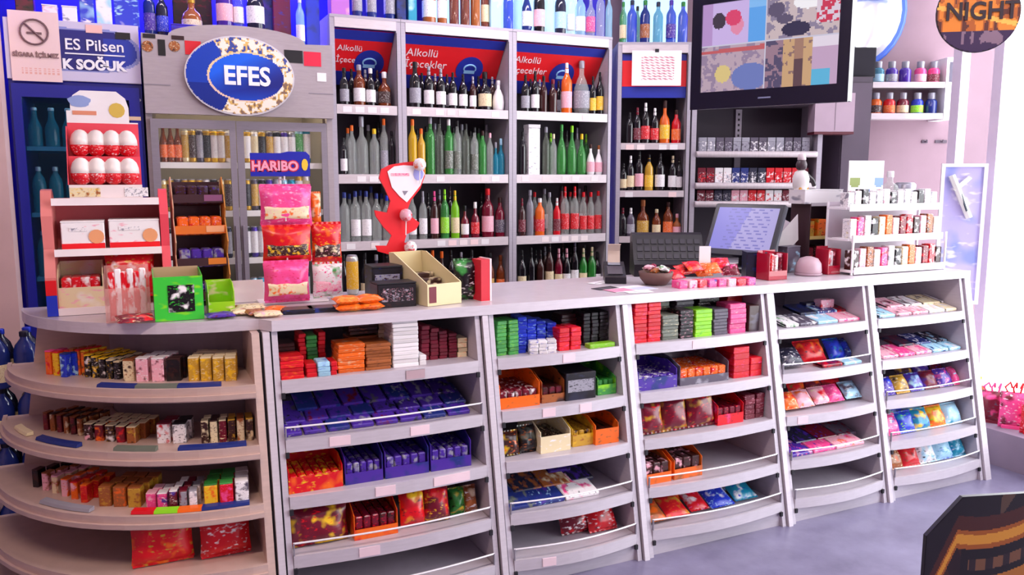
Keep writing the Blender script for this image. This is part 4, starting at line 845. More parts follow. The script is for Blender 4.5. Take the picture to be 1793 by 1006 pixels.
for r_, z in enumerate(FZ[:4]):
    for i in range(10):
        px = 288 + 12.6 * i
        if r_ == 0 and i < 3: bottle('beer', 'a', 'o', 's', (xat(px, FY + .10, z), FY + .10, z + .0005), .0196, .20, 0, 'beer bottle', ['top', 'second', 'third', 'fourth'][r_] + ' rack of left fridge door', px, 'drinks in the fridge')
        else:
            g, l = (gk[(i * 3 + r_) % 8] if r_ < 2 else [('n', 's'), ('k', 'w'), ('x', 's')][i % 3])
            bottle('can', g, l, 's', (xat(px, FY + .10, z), FY + .10, z + .0005), .0196, .165, i, None, ['top', 'second', 'third', 'fourth'][r_] + ' rack of left fridge door', px, 'drinks in the fridge')
    for i in range(9):
        px = 434 + 13 * i; c = [('z', 'w'), ('w', 'e'), ('z', 'k'), ('x', 'z'), ('k', 'w'), ('v', 'w'), ('s', 'w'), ('i', 'g'), ('t', 'w')][(i + 2 * r_) % 9]
        if px > 540: continue
        bottle('can', c[0], c[1], 's', (xat(px, FY + .10, z), FY + .10, z + .0005), .0203, .165 + (.02 if i > 6 else 0), i, None, ['top', 'second', 'third', 'fourth'][r_] + ' rack of right fridge door', px, 'drinks in the fridge')

# blue fridge at the far left
M_BF = plain('#141a8c', .35); BX0, BY = -.487, 4.47; W1 = .562
bf = thing('drinks_fridge', 'dark blue drinks fridge with white brushed sign, far left', 'fridge', (BX0, BY, 0))
put('cabinet', MB().box(0, .045, 0, .66, .06, 2.05).box(W1 - .045, W1, 0, .66, .06, 2.05).box(.045, W1 - .045, .62, .66, .06, 2.05).box(.045, W1 - .045, 0, .62, 1.99, 2.05).box(.045, W1 - .045, 0, .62, .06, .3), M_BF, bf)
put('plinth', MB().box(.01, W1 - .01, .03, .6, 0, .059), M_DARK, bf)
put('liner', MB().box(.046, W1 - .046, .6, .619, .3, 1.989), plain('#081428', .6), bf)
put('header', MB().box(0, W1, -.02, .60, 2.051, 2.325), plain('#cfc6dc', .5), bf)
def brush(u, v):
    x = (u - .56) / .40; y = (v - .53) / .34; e_ = abs(x) ** 3 + abs(y) ** 2.6 + .16 * math.sin(14 * u) * math.sin(6 * v + 2)
    if e_ < 1: return '#1a1c78' if u < .72 or v > .75 else '#1c34a4'
    return '#cfc8e2' if e_ > 1.25 else '#8890cc'
sg = inked('sign_face', W1, .27, 90, 44, brush, print_mat(.4), bf, (W1 / 2, -.021, 2.053))
M_TW = plain('#f4f2fa', .5)
text('lettering', 'ES Pilsen', .072, M_TW, sg, (.215, -.003, .165), align='RIGHT', bold=.0008)
text('lettering', 'K SOĞUK', .062, M_TW, sg, (.215, -.003, .074), align='RIGHT', bold=.003)
put('underline', MB().box(-.04, .215, -.003, -.001, .122, .128), M_TW, sg)
put('sticker', MB().box(.335 - W1 / 2, .405 - W1 / 2, -.003, -.001, .225, .262), plain('#f4c0b8', .5), sg); put('sticker', MB().box(.46 - W1 / 2, .525 - W1 / 2, -.003, -.001, .205, .236), M_DARK, sg)
put('badge', MB().prism([(W1 - .035 + .03 * math.cos(i * .5236), 1.975 + .012 * math.sin(i * .5236)) for i in range(12)], -.004, -.0002), plain('#d0d4e8', .3, .5), bf)
d = put('door', MB().box(.012, .05, -.03, -.002, .3, 2.03).box(W1 - .06, W1 - .012, -.03, -.002, .3, 2.03).box(.05, W1 - .06, -.03, -.002, 1.97, 2.03).box(.05, W1 - .06, -.03, -.002, .3, .36), M_BF, bf)
put('pane', MB().box(.051, W1 - .061, -.018, -.013, .36, 1.97), glass('#0a2a40', .25, .04), d)
put('handle', MB().box(W1 - .05, W1 - .03, -.055, -.03, 1.0, 1.45), M_DARK, d)
put('tape', MB().box(.42, W1 - .012, -.0322, -.0302, 1.875, 1.893), plain('#e0c0a0', .6), d)
BZ = [1.745, 1.43, 1.12, .8]
for z in BZ: put('wire_shelf', MB().box(.05, W1 - .05, .03, .5, z - .02, z), plain('#2a86b8', .4), bf)
ld = bpy.data.lights.new('fridge_light', 'AREA'); ld.shape = 'RECTANGLE'; ld.size = .4; ld.size_y = .08; ld.energy = .35; ld.color = (.45, .8, 1)
lo = bpy.data.objects.new('fridge_light', ld); COL.objects.link(lo); lo.parent = bf; lo.location = (W1 / 2, .12, 1.98)
for r_, z in enumerate(BZ[:3]):
    for i in range(6):
        if BX0 + .085 + .072 * i > BX0 + W1 - .08: continue
        bottle('pet' if r_ else 'beer', 't', 'n', 'i', (BX0 + .085 + .072 * i, BY + .09, z + .0005), .031, .22 if r_ else .185, 0, 'bottle' , ['upper', 'second', 'third'][r_] + ' rack of blue fridge', i, 'drinks in the blue fridge')
# no smoking paper
ns = thing('paper_sign', 'cream no smoking paper stuck on the blue fridge header', 'sign', (xat(63, BY - .03, 2.15), BY - .026, 2.042))
pw = xat(108, BY, 2.15) - xat(20, BY, 2.15); ph = .315
inked('sheet', pw, ph, 60, 68, lambda u, v: '#f2d4d2' if not (.1 < v < .2 and .2 < u < .95 and math.sin(u * 70) > -.2 and abs((v * 30) % 1 - .5) < .3) else '#e8b0a4', print_mat(.7), ns)
rg = MB(); rg.tube([(.0 + .056 * math.cos(i * .2618), -.004, .222 + .056 * math.sin(i * .2618)) for i in range(25)], .0045, 5); rg.tube([(-.04, -.004, .262), (.04, -.004, .182)], .0045, 5)
put('ring_mark', rg, plain('#7a5c60', .6), ns); put('cigarette_mark', MB().prism([(-.03, .212), (.03, .212), (.03, .222), (-.03, .222)], -.004, -.001), plain('#7a5c60', .6), ns)
text('lettering', 'SİGARA İÇİLMEZ', .028, plain('#8a6a68', .6), ns, (.0, -.003, .118), bold=.001, xs=.85)

# ---- things on top of the fridges
pl1 = 'top of blue fridge'; pl2 = 'top of grey fridge'; Z1, Z2 = 2.3255, 2.2905
def top_box(px0, px1, hpx, cols, look, Y, z, dp, place): return carton_up(px0, px1, hpx, cols, Y, z, dp, place, look)
top_box(28, 62, 60, ('m', 'd', 'k'), 'dark maroon gift carton', BY + .12, Z1, .1, pl1)
top_box(74, 102, 27, ('w', 'w', 'h'), 'first small white carton from left', BY + .03, Z1, .08, pl1); top_box(109, 137, 27, ('w', 'w', 's'), 'small white carton by the striped carton', BY + .03, Z1, .08, pl1)
top_box(140, 167, 80, ('b', 'i', 'w'), 'blue and white striped carton', BY + .03, Z1, .09, pl1); top_box(169, 198, 80, ('i', 'w', 'c'), 'pale mint tall carton', BY + .03, Z1, .09, pl1)
top_box(201, 246, 80, ('b', 'w', 'i'), 'wide blue and white carton', BY + .03, Z1, .09, pl1)
for px, wp, hh, kd, g, l, c in ((262, 20, .26, 'whisky', 'j', 'v', 'k'), (284, 20, .24, 'whisky', 'n', 'b', 'k'), (336, 33, .22, 'squat', 'u', 'e', 'z'), (393, 28, .27, 'vodka', 'v', 'h', 'w'), (417, 18, .25, 'whisky', 'q', 'w', 'k'), (447, 30, .27, 'squat', 'n', 'w', 'k'), (526, 15, .26, 'vodka', 'i', 'w', 'w')):
    Y = FY + .12; zz = Z2 + (.07 if 370 < px < 480 else 0)
    bottle(kd, g, l, c, (xat(px, Y, zz + .1), Y, zz), metres(wp / 2, xat(px, Y, zz), Y, zz), hh, 0, None, pl2, px, 'bottles on the fridges')
carton_up(300, 372, 20, ('#4838d0', 'v', 'b'), FY + .03, Z2, .05, pl2, 'low violet blue tray'); carton_up(378, 470, 20, ('b', 'j', 'n'), FY + .07, Z2, .12, pl2, 'flat bright blue box under bottles')
carton_up(480, 512, 120, ('#7a0f48', 'm', 'v'), FY + .2, Z2, .08, pl2, 'tall maroon gift carton'); carton_up(460, 482, 120, ('j', 'v', 'n'), FY + .24, Z2, .06, pl2, 'tall indigo gift carton'); carton_up(537, 562, 110, ('b', 'j', 'b'), FY + .12, Z2, .07, pl2, 'tall royal blue gift carton')
carton_up(305, 375, 120, ('d', 'k', 'm'), FY + .25, Z2, .06, pl2, 'dark brown gift carton behind round bottle')
# blue strip lamp over the fridges
sl = thing('strip_lamp', 'thin blue light strip on the wall above the fridges', 'lamp', (.35, 5.20, 2.85))
put('housing', MB().box(-.75, .75, 0, .04, -.02, .02), M_WHITE, sl); put('strip', MB().box(-.74, .74, -.008, -.001, -.01, .01), plain('#4048ff', .4, 0, 6), sl)
ld = bpy.data.lights.new('strip_light', 'AREA'); ld.shape = 'RECTANGLE'; ld.size = 1.4; ld.size_y = .05; ld.energy = 45; ld.color = (.14, .12, 1)
lo = bpy.data.objects.new('strip_light', ld); COL.objects.link(lo); lo.parent = sl; lo.location = (0, -.02, -.03); lo.rotation_euler = (R(-35), 0, 0)
# water bottles stacked at the far left behind the rounded end
for k, (yb_, h_) in enumerate(((835, 0), (760, 1), (685, 2), (612, 3))):
    for i in range(3):
        x_ = -.445 - .10 * i; zz = .02 + h_ * .235
        bottle('pet', 'n', 'e', 'b', (x_, 4.02, zz), .046, .233, i, 'water bottle', ['floor pallet', 'second layer of water stack', 'third layer of water stack', 'top layer of water stack'][h_], i, 'stacked water bottles')
        bottle('pet', 'j', 'e', 'n', (x_, 3.92, zz), .046, .233, i, 'front water bottle', ['floor pallet', 'second layer of water stack', 'third layer of water stack', 'top layer of water stack'][h_], i, 'stacked water bottles')
pt = thing('pallet', 'low dark pallet under the stacked water bottles', 'pallet', (-.545, 3.97, 0))
for i in range(5): put('slat', MB().box(-.17 + i * .07, -.12 + i * .07, -.11, .11, .008, .0195), plain('#4a3a34', .7), pt)
put('runner', MB().box(-.17, .16, -.1, -.07, 0, .0078).box(-.17, .16, .07, .1, 0, .0078), plain('#4a3a34', .7), pt)

# ---------------------------------------------------------------- things on the worktop
ZW = 1.1015
def top_pt(px, Y, z=ZW): return Vector((xat(px, Y, z), Y, z))
def simple(name, label, cat, loc, rz=0, group=None): return thing(name, label, cat, loc, rz, group)
def card_box(name, label, px0, px1, Y, hpx, depth, cols, z=ZW, rz=0, scale=12, band=None, lid=True, cat='box'):
    a, b = xat(px0, Y, z), xat(px1, Y, z); x = (a + b) / 2; h = metres(hpx, x, Y, z); o = thing(name, label, cat, (x, Y + depth / 2, z), rz)
    put('carton', box_mesh(b - a - .003, depth, h - .002), wrap(*cols, scale=scale), o)
    if band: put('printed_panel', MB().box(-(b - a) * .4, (b - a) * .4, -depth / 2 - .0014, -depth / 2 - .0003, h * .25, h * .8), wrap(*band, scale=45, stretch=(1, 1, 1.6)), o)
    if lid: put('lid', box_mesh(b - a - .002, depth + .001, h * .05, .001), plain(cols[0], .45), o, (0, 0, h - .002))
    return o
# -- red and white sweets stand with egg display on top
SX0, SX1, SYF = xat(77, 3.34, 1.3), xat(299, 3.34, 1.3), 3.32
sw = SX1 - SX0; st = thing('sweets_stand', 'red and white tiered sweets stand on the rounded end', 'display stand', ((SX0 + SX1) / 2, SYF, ZW), 0)
M_PK = plain('#e0807c', .5); M_CR = plain('#e8485a', .45)
prof = [(0, 0), (.0, .14), (.035, .24), (.02, .36), (.07, .45), (.11, .455), (.20, .40), (.22, 0)]
sp1 = put('side_panel', MB().prism(prof, -sw / 2, -sw / 2 + .035, 'x'), M_PK, st); put('side_panel', MB().prism(prof, sw / 2 - .03, sw / 2, 'x'), M_CR, st)
put('foot_print', MB().prism([(-.002, .0), (-.002, .075), (-.0004, .075), (-.0004, 0)], -sw / 2, -sw / 2 + .035, 'x'), plain('b', .4), sp1); put('foot_print', MB().prism([(-.002, .076), (-.002, .13), (-.0004, .13), (-.0004, .076)], -sw / 2, -sw / 2 + .035, 'x'), M_RED, sp1)
put('back_panel', MB().box(-sw / 2 + .035, sw / 2 - .03, .20, .21, 0, .42), plain('#d86a70', .5), st)
for (z_, y_) in ((.018, 0), (.232, .005), (.415, .02)):
    s_ = put('shelf', MB().box(-sw / 2 + .0355, sw / 2 - .0305, y_ + .012, .199, z_ - .012, z_), plain('#f0dcdc', .5), st); put('lip', MB().box(-sw / 2 + .0355, sw / 2 - .0305, y_, y_ + .0115, z_ - .018, z_ + .008), plain('#f6ecee', .5), s_)
S0, S1, S2 = ZW + .0185, ZW + .2325, ZW + .4155
ed = thing('egg_display', 'white and red carton display of chocolate eggs', 'display carton', ((xat(121, SYF + .05, 1.6) + xat(247, SYF + .05, 1.6)) / 2, SYF + .064, S2))
ew = xat(249, SYF + .05, 1.6) - xat(121, SYF + .05, 1.6); eh = .405
bp = [(-ew / 2, 0), (ew / 2, 0), (ew / 2, .29), (ew / 2 - .03, .29), (ew / 2 - .03, .345), (ew / 2 - .04, .38), (ew / 2 - .07, eh), (-ew / 2 + .05, eh), (-ew / 2 + .025, eh - .018), (-ew / 2 + .014, .365), (-ew / 2 + .014, .33), (-ew / 2, .33)]
hd = put('header_card', MB().prism(bp, .115, .12), plain('#f4f0f2', .5), ed)
put('cloud_print', MB().prism([(-.075 + .038 * math.cos(i * .4) * (1 + .12 * math.sin(5 * i * .4)), .365 + .022 * math.sin(i * .4)) for i in range(16)], .1132, .1148), plain('#90a4d8', .5), hd)
put('toy_print', MB().prism([(.05 + .028 * math.cos(i * .5236), .335 + .028 * math.sin(i * .5236)) for i in range(12)], .1132, .1148), plain('#d8b850', .5), hd); put('red_print', MB().box(-.10, -.02, .1132, .1148, .315, .33), plain('#e09070', .5), hd)
put('tray_body', MB().box(-ew / 2, ew / 2, -.03, .114, 0, .055), plain('#f0e2e2', .5), ed); put('red_step', MB().box(-ew / 2, ew / 2, .0425, .114, .0555, .16), M_CR, ed); put('red_backing', MB().box(-ew / 2, ew / 2, .1142, .1148, .1605, .285), M_CR, ed)
put('side_wall', MB().prism([(-.028, .0555), (.112, .0555), (.112, .27), (.07, .27)], -ew / 2 - .003, -ew / 2 - .0004, 'x'), M_CR, ed)
put('front_print', MB().box(-.12, -.02, -.0318, -.0304, .012, .045), wrap('e', 'u', 'y', scale=40), ed); put('front_print', MB().box(.06, .14, -.0318, -.0304, .012, .045), wrap('w', 's', 'x', scale=60), ed)
EGGL = MB().lathe([(.012, .0), (.026, .008), (.0345, .022), (.036, .034)], 16).mesh('egg_base'); EGGU = MB().lathe([(.036, .034), (.0345, .050), (.028, .066), (.016, .077), (.005, .0805)], 16).mesh('egg_top')
for r_ in range(3):
    for i in range(4):
        e = bpy.data.objects.new('chocolate_egg', None); COL.objects.link(e); e.empty_display_size = .02
        e.location = (ed.location.x - ew / 2 + .042 + i * (ew - .084) / 3, SYF + .064 + (.006, .078, .112)[r_], S2 + (.0558, .1605, .2625)[r_])
        if r_ == 2: bpy.data.objects.remove(e); continue
        put('foil_base', EGGL, wrap('r', 'r', 'w', scale=40), e, scale=(1, 1, 1.22)); put('foil_top', EGGU, plain('#f2e8e4', .3), e, scale=(1, 1, 1.22))
        reg(e, 'red and white foil chocolate egg', 'egg', ['lower', 'upper'][r_] + ' row of egg display', i, 'chocolate eggs in the display')
for k, (a, b, lab) in enumerate(((108, 186, 'white and red carton with round peach print, left on stand'), (192, 290, 'wide white carton with peach print, right on stand'))):
    o = card_box('sweets_carton', lab, a, b - 8 * k, SYF + .03, 50, .12, ('w', 'w', 'h'), S1, 0, 9)
    wd = xat(b - 8 * k, SYF + .03, S1) - xat(a, SYF + .03, S1)
    put('red_band', MB().box(-wd / 2 + .002, wd / 2 - .002, -.0625, -.0606, .001, .026), M_RED, o); put('round_print', MB().prism([(wd * .3 + .026 * math.cos(i * .45), .05 + .026 * math.sin(i * .45)) for i in range(14)], -.0632, -.0627), plain('#e8a070', .5), o)
    put('lettering_print', MB().box(-wd * .3, wd * .1, -.0622, -.0606, .07, .084), wrap('w', 's', 'j', scale=70), o)
tx0, tx1 = xat(104, SYF + .03, S0), xat(184, SYF + .03, S0)
tr = put('bar_carton', tray_mesh(tx1 - tx0, .15, .16, .08, .165), wrap('e', 'w', 'h', scale=9), None, ((tx0 + tx1) / 2, SYF + .10, S0)); tag(tr, 'open cream carton of wafers on lowest tier of sweets stand', 'carton')
for i in range(4):
    o = put('wafer_packet', box_mesh((tx1 - tx0) / 4.4, .12, .11, .005), wrap('r', 'w', 'h', scale=25), None, (tx0 + .028 + i * (tx1 - tx0 - .05) / 3.2, SYF + .10, S0 + .0045)); tag(o, 'red white wafer packet, %s from left in cream stand carton' % ORD[i], 'wafer', 'wafers in the cream carton')
o = bag_thing(.17, .17, .07, ('r', 'w', 'z'), (xat(232, SYF + .06, S0), SYF + .05, S0 + .03), 0, -.1, 91); tag(o, 'red and white biscuit bag leaning on lowest tier of stand', 'bag')
# -- clear box of red and white sticks
cbx0, cbx1 = xat(186, 3.06, ZW), xat(266, 3.06, ZW); cw = cbx1 - cbx0
cb = thing('acrylic_box', 'clear pink acrylic box of red chocolate sticks at counter front', 'box', ((cbx0 + cbx1) / 2, 3.075, ZW))
ac = glass('#e8b0a8', .28)
put('floor_plate', MB().box(-cw / 2, cw / 2, 0, .11, 0, .004), ac, cb)
for q in ((-cw / 2, cw / 2, 0, .003, .0041, .12), (-cw / 2, cw / 2, .107, .11, .0041, .19), (-cw / 2, -cw / 2 + .003, .0031, .1069, .0041, .17), (cw / 2 - .003, cw / 2, .0031, .1069, .0041, .17)): put('side_plate', MB().box(*q), ac, cb)
for i in range(6):
    o = put('chocolate_stick', box_mesh(.022, .02, .17 + .01 * (i % 2), .004), wrap(*[('r', 'w', 'r'), ('w', 'r', 'w')][i % 2], scale=40, stretch=(1, 1, .5)), None, (cbx0 + .024 + i * (cw - .046) / 5, 3.075 + .03, ZW + .0045)); tag(o, '%s chocolate stick, %s from left in clear pink box' % (['red', 'white'][i % 2], ORD[i]), 'chocolate', 'sticks in the clear box')
o = bag_thing(.15, .10, .03, ('m', 'r', 'e'), (xat(236, 2.99, ZW), 3.045, ZW + .012), .15, -1.25, 92); o.location.y = 3.0 - .02; tag(o, 'flat red sweet bag lying before the clear stick box', 'bag'); o.location = (xat(240, 3.02, ZW), 2.995 + .0, ZW + .012); o.scale = (.8, .6, .6)
# -- green box, lime box
a, b = xat(272, 3.04, ZW), xat(358, 3.04, ZW); gw = b - a
gb = put('gum_carton', tray_mesh(gw, .16, .16, .155, .17), wrap('#3cc83c', 'g', 'l', scale=6), None, ((a + b) / 2, 3.12, ZW)); tag(gb, 'bright green open gum carton at the front of rounded end', 'carton')
pb = put('black_print', MB().box(-gw * .22, gw * .32, -.0818, -.0803, .03, .125), wrap('k', 'w', '#3cc83c', scale=28), gb)
put('brown_liner', MB().box(-gw / 2 + .004, gw / 2 - .004, .074, .0765, .05, .175), plain('#b89a78', .7), gb)
for i in range(5):
    o = put('gum_pack', box_mesh(.028, .11, .10, .003), wrap('e', 'g', 'u', scale=30), None, (a + .028 + i * (gw - .056) / 4, 3.115, ZW + .004)); tag(o, 'gum pack, %s from left inside bright green carton' % ORD[i], 'gum', 'gum packs in the green carton')
a, b = xat(366, 3.12, ZW), xat(412, 3.12, ZW); o = put('gum_carton', tray_mesh(b - a, .12, .11, .045, .115), wrap('#9ad020', 'l', 'e', scale=6), None, ((a + b) / 2, 3.18, ZW)); tag(o, 'small lime green open carton right of the bright green one', 'carton')
# -- chocolate tower
a, b = xat(302, 3.40, 1.3), xat(394, 3.40, 1.3); tw = b - a; T0 = Vector(((a + b) / 2 + .01, 3.36, ZW))
tt = thing('chocolate_tower', 'brown and orange three-tier carton tower of chocolate bars', 'display stand', T0, .04)
M_BR = plain('#3a1620', .5); M_ORG = plain('#e0701c', .5); M_CRD = plain('#c9a183', .7)
for s in (-1, 1):
    p_ = [(.0, 0), (.02, .08), (-.03, .12), (.02, .20), (-.02, .25), (.04, .34), (.02, .38), (.09, .50), (.13, .49), (.15, .3), (.15, 0)]
    put('side_panel', MB().prism(p_, *sorted((s * tw / 2, s * (tw / 2 - .004))), 'x'), M_CRD if s < 0 else plain('#d8903c', .6), tt)
put('back_panel', MB().box(-tw / 2 + .0045, tw / 2 - .0045, .146, .15, 0, .48), M_BR, tt)
for k, z_ in enumerate((.045, .175, .30, .42)):
    s_ = put('bin', MB().prism([(-.022 + .02 * k, z_ - .02), (.145, z_ - .035), (.145, z_ - .031), (-.018 + .02 * k, z_ - .016), (-.018 + .02 * k, z_ + .012), (-.022 + .02 * k, z_ + .012)], -tw / 2 + .0045, tw / 2 - .0045, 'x'), [M_BR, M_BR, M_ORG, M_BR][k], tt)
    put('front_print', MB().box(.02, tw / 2 - .01, -.0238 + .02 * k, -.0224 + .02 * k, z_ - .014, z_ + .010), plain(['#e07a20', '#d87a20', '#f0a878', '#8a5078'][k], .5), s_)
    for i in range(4):
        c = [('v', 'd', 'h'), ('v', 's', 'n'), ('o', 'r', 'h'), ('d', 'x', 'v')][k]
        lx = -tw / 2 + .035 + i * (tw - .07) / 3; ly = .035 + .02 * k
        v_ = Matrix.Rotation(.04, 3, 'Z') @ Vector((lx, ly, 0))
        o = put('chocolate_bar', box_mesh((tw - .03) / 4.2, .085, .07, .006), wrap(*c, scale=30), None, (T0.x + v_.x, T0.y + v_.y, ZW + z_ - .024), .04); tag(o, '%s bar, %s from left in %s bin of chocolate tower' % (CN[c[0]], ORD[i], ['lowest', 'second', 'third', 'top'][k]), 'chocolate bar', 'bars in the chocolate tower')
# -- rack of gummy sweet bags with blue header
RX, RY = xat(500, 3.30, 1.3), 3.32
rk = thing('bag_rack', 'blue-headed wire rack of hanging gummy bags', 'display rack', (RX, RY, ZW))
put('base_plate', MB().box(-.11, .16, -.05, .08, 0, .008), M_WHITE, rk); put('pole', MB().tube([(0, .05, .008), (0, .05, .50)], .006), M_ROD, rk); put('pole', MB().tube([(.14, .05, .008), (.14, .05, .40)], .006), M_ROD, rk)
for z_ in (.175, .33, .49): put('hook', MB().tube([(0, .05, z_), (0, -.055, z_), (0, -.058, z_ + .012)], .003), M_ROD, rk)
for z_ in (.18, .345): put('hook', MB().tube([(.14, .05, z_), (.14, -.03, z_), (.14, -.033, z_ + .012)], .003), M_ROD, rk)
hw = xat(546, RY, 1.6) - xat(441, RY, 1.6); hx = (xat(546, RY, 1.6) + xat(441, RY, 1.6)) / 2 - RX
hp = put('header_sign', MB().prism([(hx - hw / 2, .502), (hx + hw / 2, .502), (hx + hw / 2, .585), (hx + hw / 2 - .015, .60), (hx + .03, .60), (hx + .0, .593), (hx - hw / 2, .593)], .03, .036), plain('#1a22a8', .4), rk)
text('lettering', 'HARIBO', .050, plain('#f0a0b8', .5), hp, (hx - .022, .0275, .541), bold=.002); text('lettering_edge', 'HARIBO', .050, plain('#c81838', .5), hp, (hx - .022, .0293, .541), bold=.006)
put('yellow_print', MB().prism([(hx + .095 + .013 * math.cos(i * .6), .548 + .024 * math.sin(i * .6)) for i in range(10)], .0278, .0298), plain('#f0c838', .5), hp)
def gummy(px0, px1, y0_, y1_, cols, lab, Y, seed, thick=.05, window=None):
    zb, zt = at_y((px0 + px1) / 2, y1_, Y).z, at_y((px0 + px1) / 2, y0_, Y).z; zb = max(zb, ZW + .009)
    a_, b_ = xat(px0, Y, (zb + zt) / 2), xat(px1, Y, (zb + zt) / 2)
    o = bag_thing(b_ - a_, zt - zb, thick, cols, ((a_ + b_) / 2, Y, zb), 0, 0, seed, 20)
    if window:
        wv = bag_mesh((b_ - a_) * .86, (zt - zb) * .30, thick * .30, seed + 1); put('printed_window', wv, wrap(*window, scale=45), o, (0, -thick * .40, (zt - zb) * .18))
    return tag(o, lab, 'bag', 'gummy bags on the rack')
gummy(454, 546, 322, 396, ('p', '#f060b0', '#f8a0c8'), 'pink gummy sweet bag directly under the blue header', RY - .03, 101, .06, ('e', 'o', 'h'))
gummy(459, 545, 393, 458, ('r', 'o', 'r'), 'wide red gummy bag between the two pink bags', RY - .045, 102, .06, ('d', 'y', 'e'))
gummy(461, 542, 455, 536, ('p', '#f060b0', '#d81850'), 'lowest pink gummy bag standing at rack foot', RY - .06, 103, .075, ('e', 'o', 'h'))
gummy(541, 562, 335, 398, ('o', 'e', 'u'), 'narrow orange and cream bag behind the pink bag', RY + .02, 104, .04)
gummy(545, 598, 388, 462, ('r', 'o', 'y'), 'smaller red gummy bag on right side of rack', RY - .01, 105, .05, ('d', 'e', 'h'))
gummy(547, 600, 458, 522, ('w', 'g', 'p'), 'white and green gummy bag low on right of rack', RY - .01, 106, .05, ('h', 'p', 'w'))
# -- flat odds and ends along the front edge
o = thing('price_card', 'white folded price card left of the gummy rack', 'card', top_pt(432, 3.38), 0)
put('card_face', MB().prism([(0, 0), (.003, 0), (.033, .085), (.030, .085)], -.07, .07, 'x'), M_WHITE, o); put('card_back', MB().prism([(.062, 0), (.065, 0), (.036, .085), (.0335, .085)], -.07, .07, 'x'), M_WHITE, o); put('dark_print', MB().box(.0, .045, -.001, .0, .02, .05), plain('n'), o, (0, .008, 0), 0, None, -.34)
for k, (px, Y, c, w_, d_, rz) in enumerate(((388, 3.02, ('v', 'd', 'm'), .10, .04, .1), (425, 3.06, ('e', 'u', 'h'), .09, .05, -.1), (452, 3.02, ('u', 'm', 'e'), .07, .05, .2), (470, 2.975, ('e', 'h', 'u'), .10, .04, .0), (440, 3.15, ('e', 'u', 'd'), .12, .05, .1), (480, 3.08, ('o', 'e', 'u'), .08, .04, -.2))):
    o = bag_thing(w_, d_ * 1.6, .018, c, top_pt(px, Y) + Vector((0, -.02, .009)), rz, -1.5, 110 + k, 30); tag(o, ['violet snack packet before the lime carton', 'cream snack packet behind the front edge', 'brown snack packet beside cream packets', 'pale wafer packet at the front edge left of black packet', 'long cream snack packet behind the others', 'orange cream packet under the gummy rack'][k], 'packet', 'flat snack packets on the worktop')
for k, (px, Y, c) in enumerate(((524, 3.00, ('k', 'n', 'j')), (568, 3.0, ('k', 'j', 'n')))):
    o = thing('chocolate_tablet', ['black chocolate tablet lying below the pink bag', 'black chocolate tablet lying left of orange wafers'][k], 'chocolate', top_pt(px, Y), -.06)
    put('wrapper', box_mesh(.115, .09, .016, .004), wrap(*c, scale=15), o, (0, .045, 0)); put('fold', MB().box(.0545, .0575, .006, .084, .004, .012), plain('k', .3), o)
for k in range(4):
    px = (612, 650)[k % 2]; o = bag_thing(.105, .075, .028, ('o', '#f8a040', 'u'), top_pt(px, 2.965 + .0 * k) + Vector((0, -.01, .014 + .026 * (k // 2))), .05 * (k - 1), -1.5, 120 + k, 24); tag(o, 'orange wafer packet, %s %s of the orange pile' % (['lower', 'upper'][k // 2], ['left', 'right'][k % 2]), 'packet', 'orange wafer packets')
# -- tall perfume-like bottle
bottle('can', 'c', 'y', 'k', top_pt(618, 3.42), .026, .17, 0, 'tall bottle', 'worktop behind orange wafers', 0)
# -- red heart stand
HX, HY = xat(703, 3.36, 1.3), 3.36
hs = thing('lollipop_stand', 'red wavy lollipop stand with white heart-shaped top', 'display stand', (HX, HY, ZW))
def hp_(px, py): p = at_y(px, py, HY); return (p.x - HX, p.z - ZW)
ol = [(668, 296), (684, 288), (708, 284), (730, 282), (742, 290), (744, 308), (736, 330), (720, 350), (714, 366), (722, 380), (735, 390), (728, 402), (712, 410), (708, 424), (722, 432), (736, 446), (736, 520), (682, 520), (684, 446), (662, 440), (658, 430), (678, 430), (686, 412), (672, 398), (658, 378), (656, 368), (678, 372), (684, 352), (674, 330), (664, 312)]
put('board', MB().prism([hp_(*q) for q in ol][::-1], 0, .012), plain('#e81c28', .4), hs)
ht = [(678, 300), (690, 291), (706, 289), (722, 290), (738, 292), (743, 304), (736, 324), (722, 342), (712, 354), (700, 344), (686, 328)]
hh_ = put('heart_face', MB().prism([hp_(*q) for q in ht][::-1], -.004, -.0004), plain('#f4eef2', .4), hs)
put('blue_print', MB().prism([hp_(732 + 9 * math.cos(i * .6), 304 + 12 * math.sin(i * .6)) for i in range(10)], -.0055, -.0042), plain('#a8a8e8', .5), hh_); put('grey_print', MB().prism([hp_(708, 342), (hp_(714, 334)[0], hp_(714, 334)[1]), hp_(704, 334)], -.0055, -.0042), plain('#888090', .5), hh_); put('line_print', MB().box(hp_(684, 308)[0], hp_(716, 308)[0], -.0055, -.0042, hp_(700, 308)[1], hp_(700, 303)[1]), wrap('h', 'p', 'w', scale=60), hh_)
for i, (px, py) in enumerate(((732, 288), (708, 376), (716, 432))):
    lx, lz = hp_(px, py); o = thing('lollipop', ['round lollipop at top corner of the red stand', 'round pink lollipop in middle of the red stand', 'round white lollipop low on the red stand'][i], 'lollipop', (HX + lx, HY - .022, ZW + lz), 0, 'lollipops on the red stand')
    put('candy', MB().lathe([(.004, -.027), (.018, -.022), (.027, -.008), (.027, .008), (.018, .022), (.004, .027)], 14), wrap(*[('w', 'o', 'h'), ('h', 'r', 'w'), ('w', 'r', 's')][i], scale=30), o); put('stick', MB().tube([(0, 0, -.027), (0, .006, -.085)], .0025), M_WHITE, o)
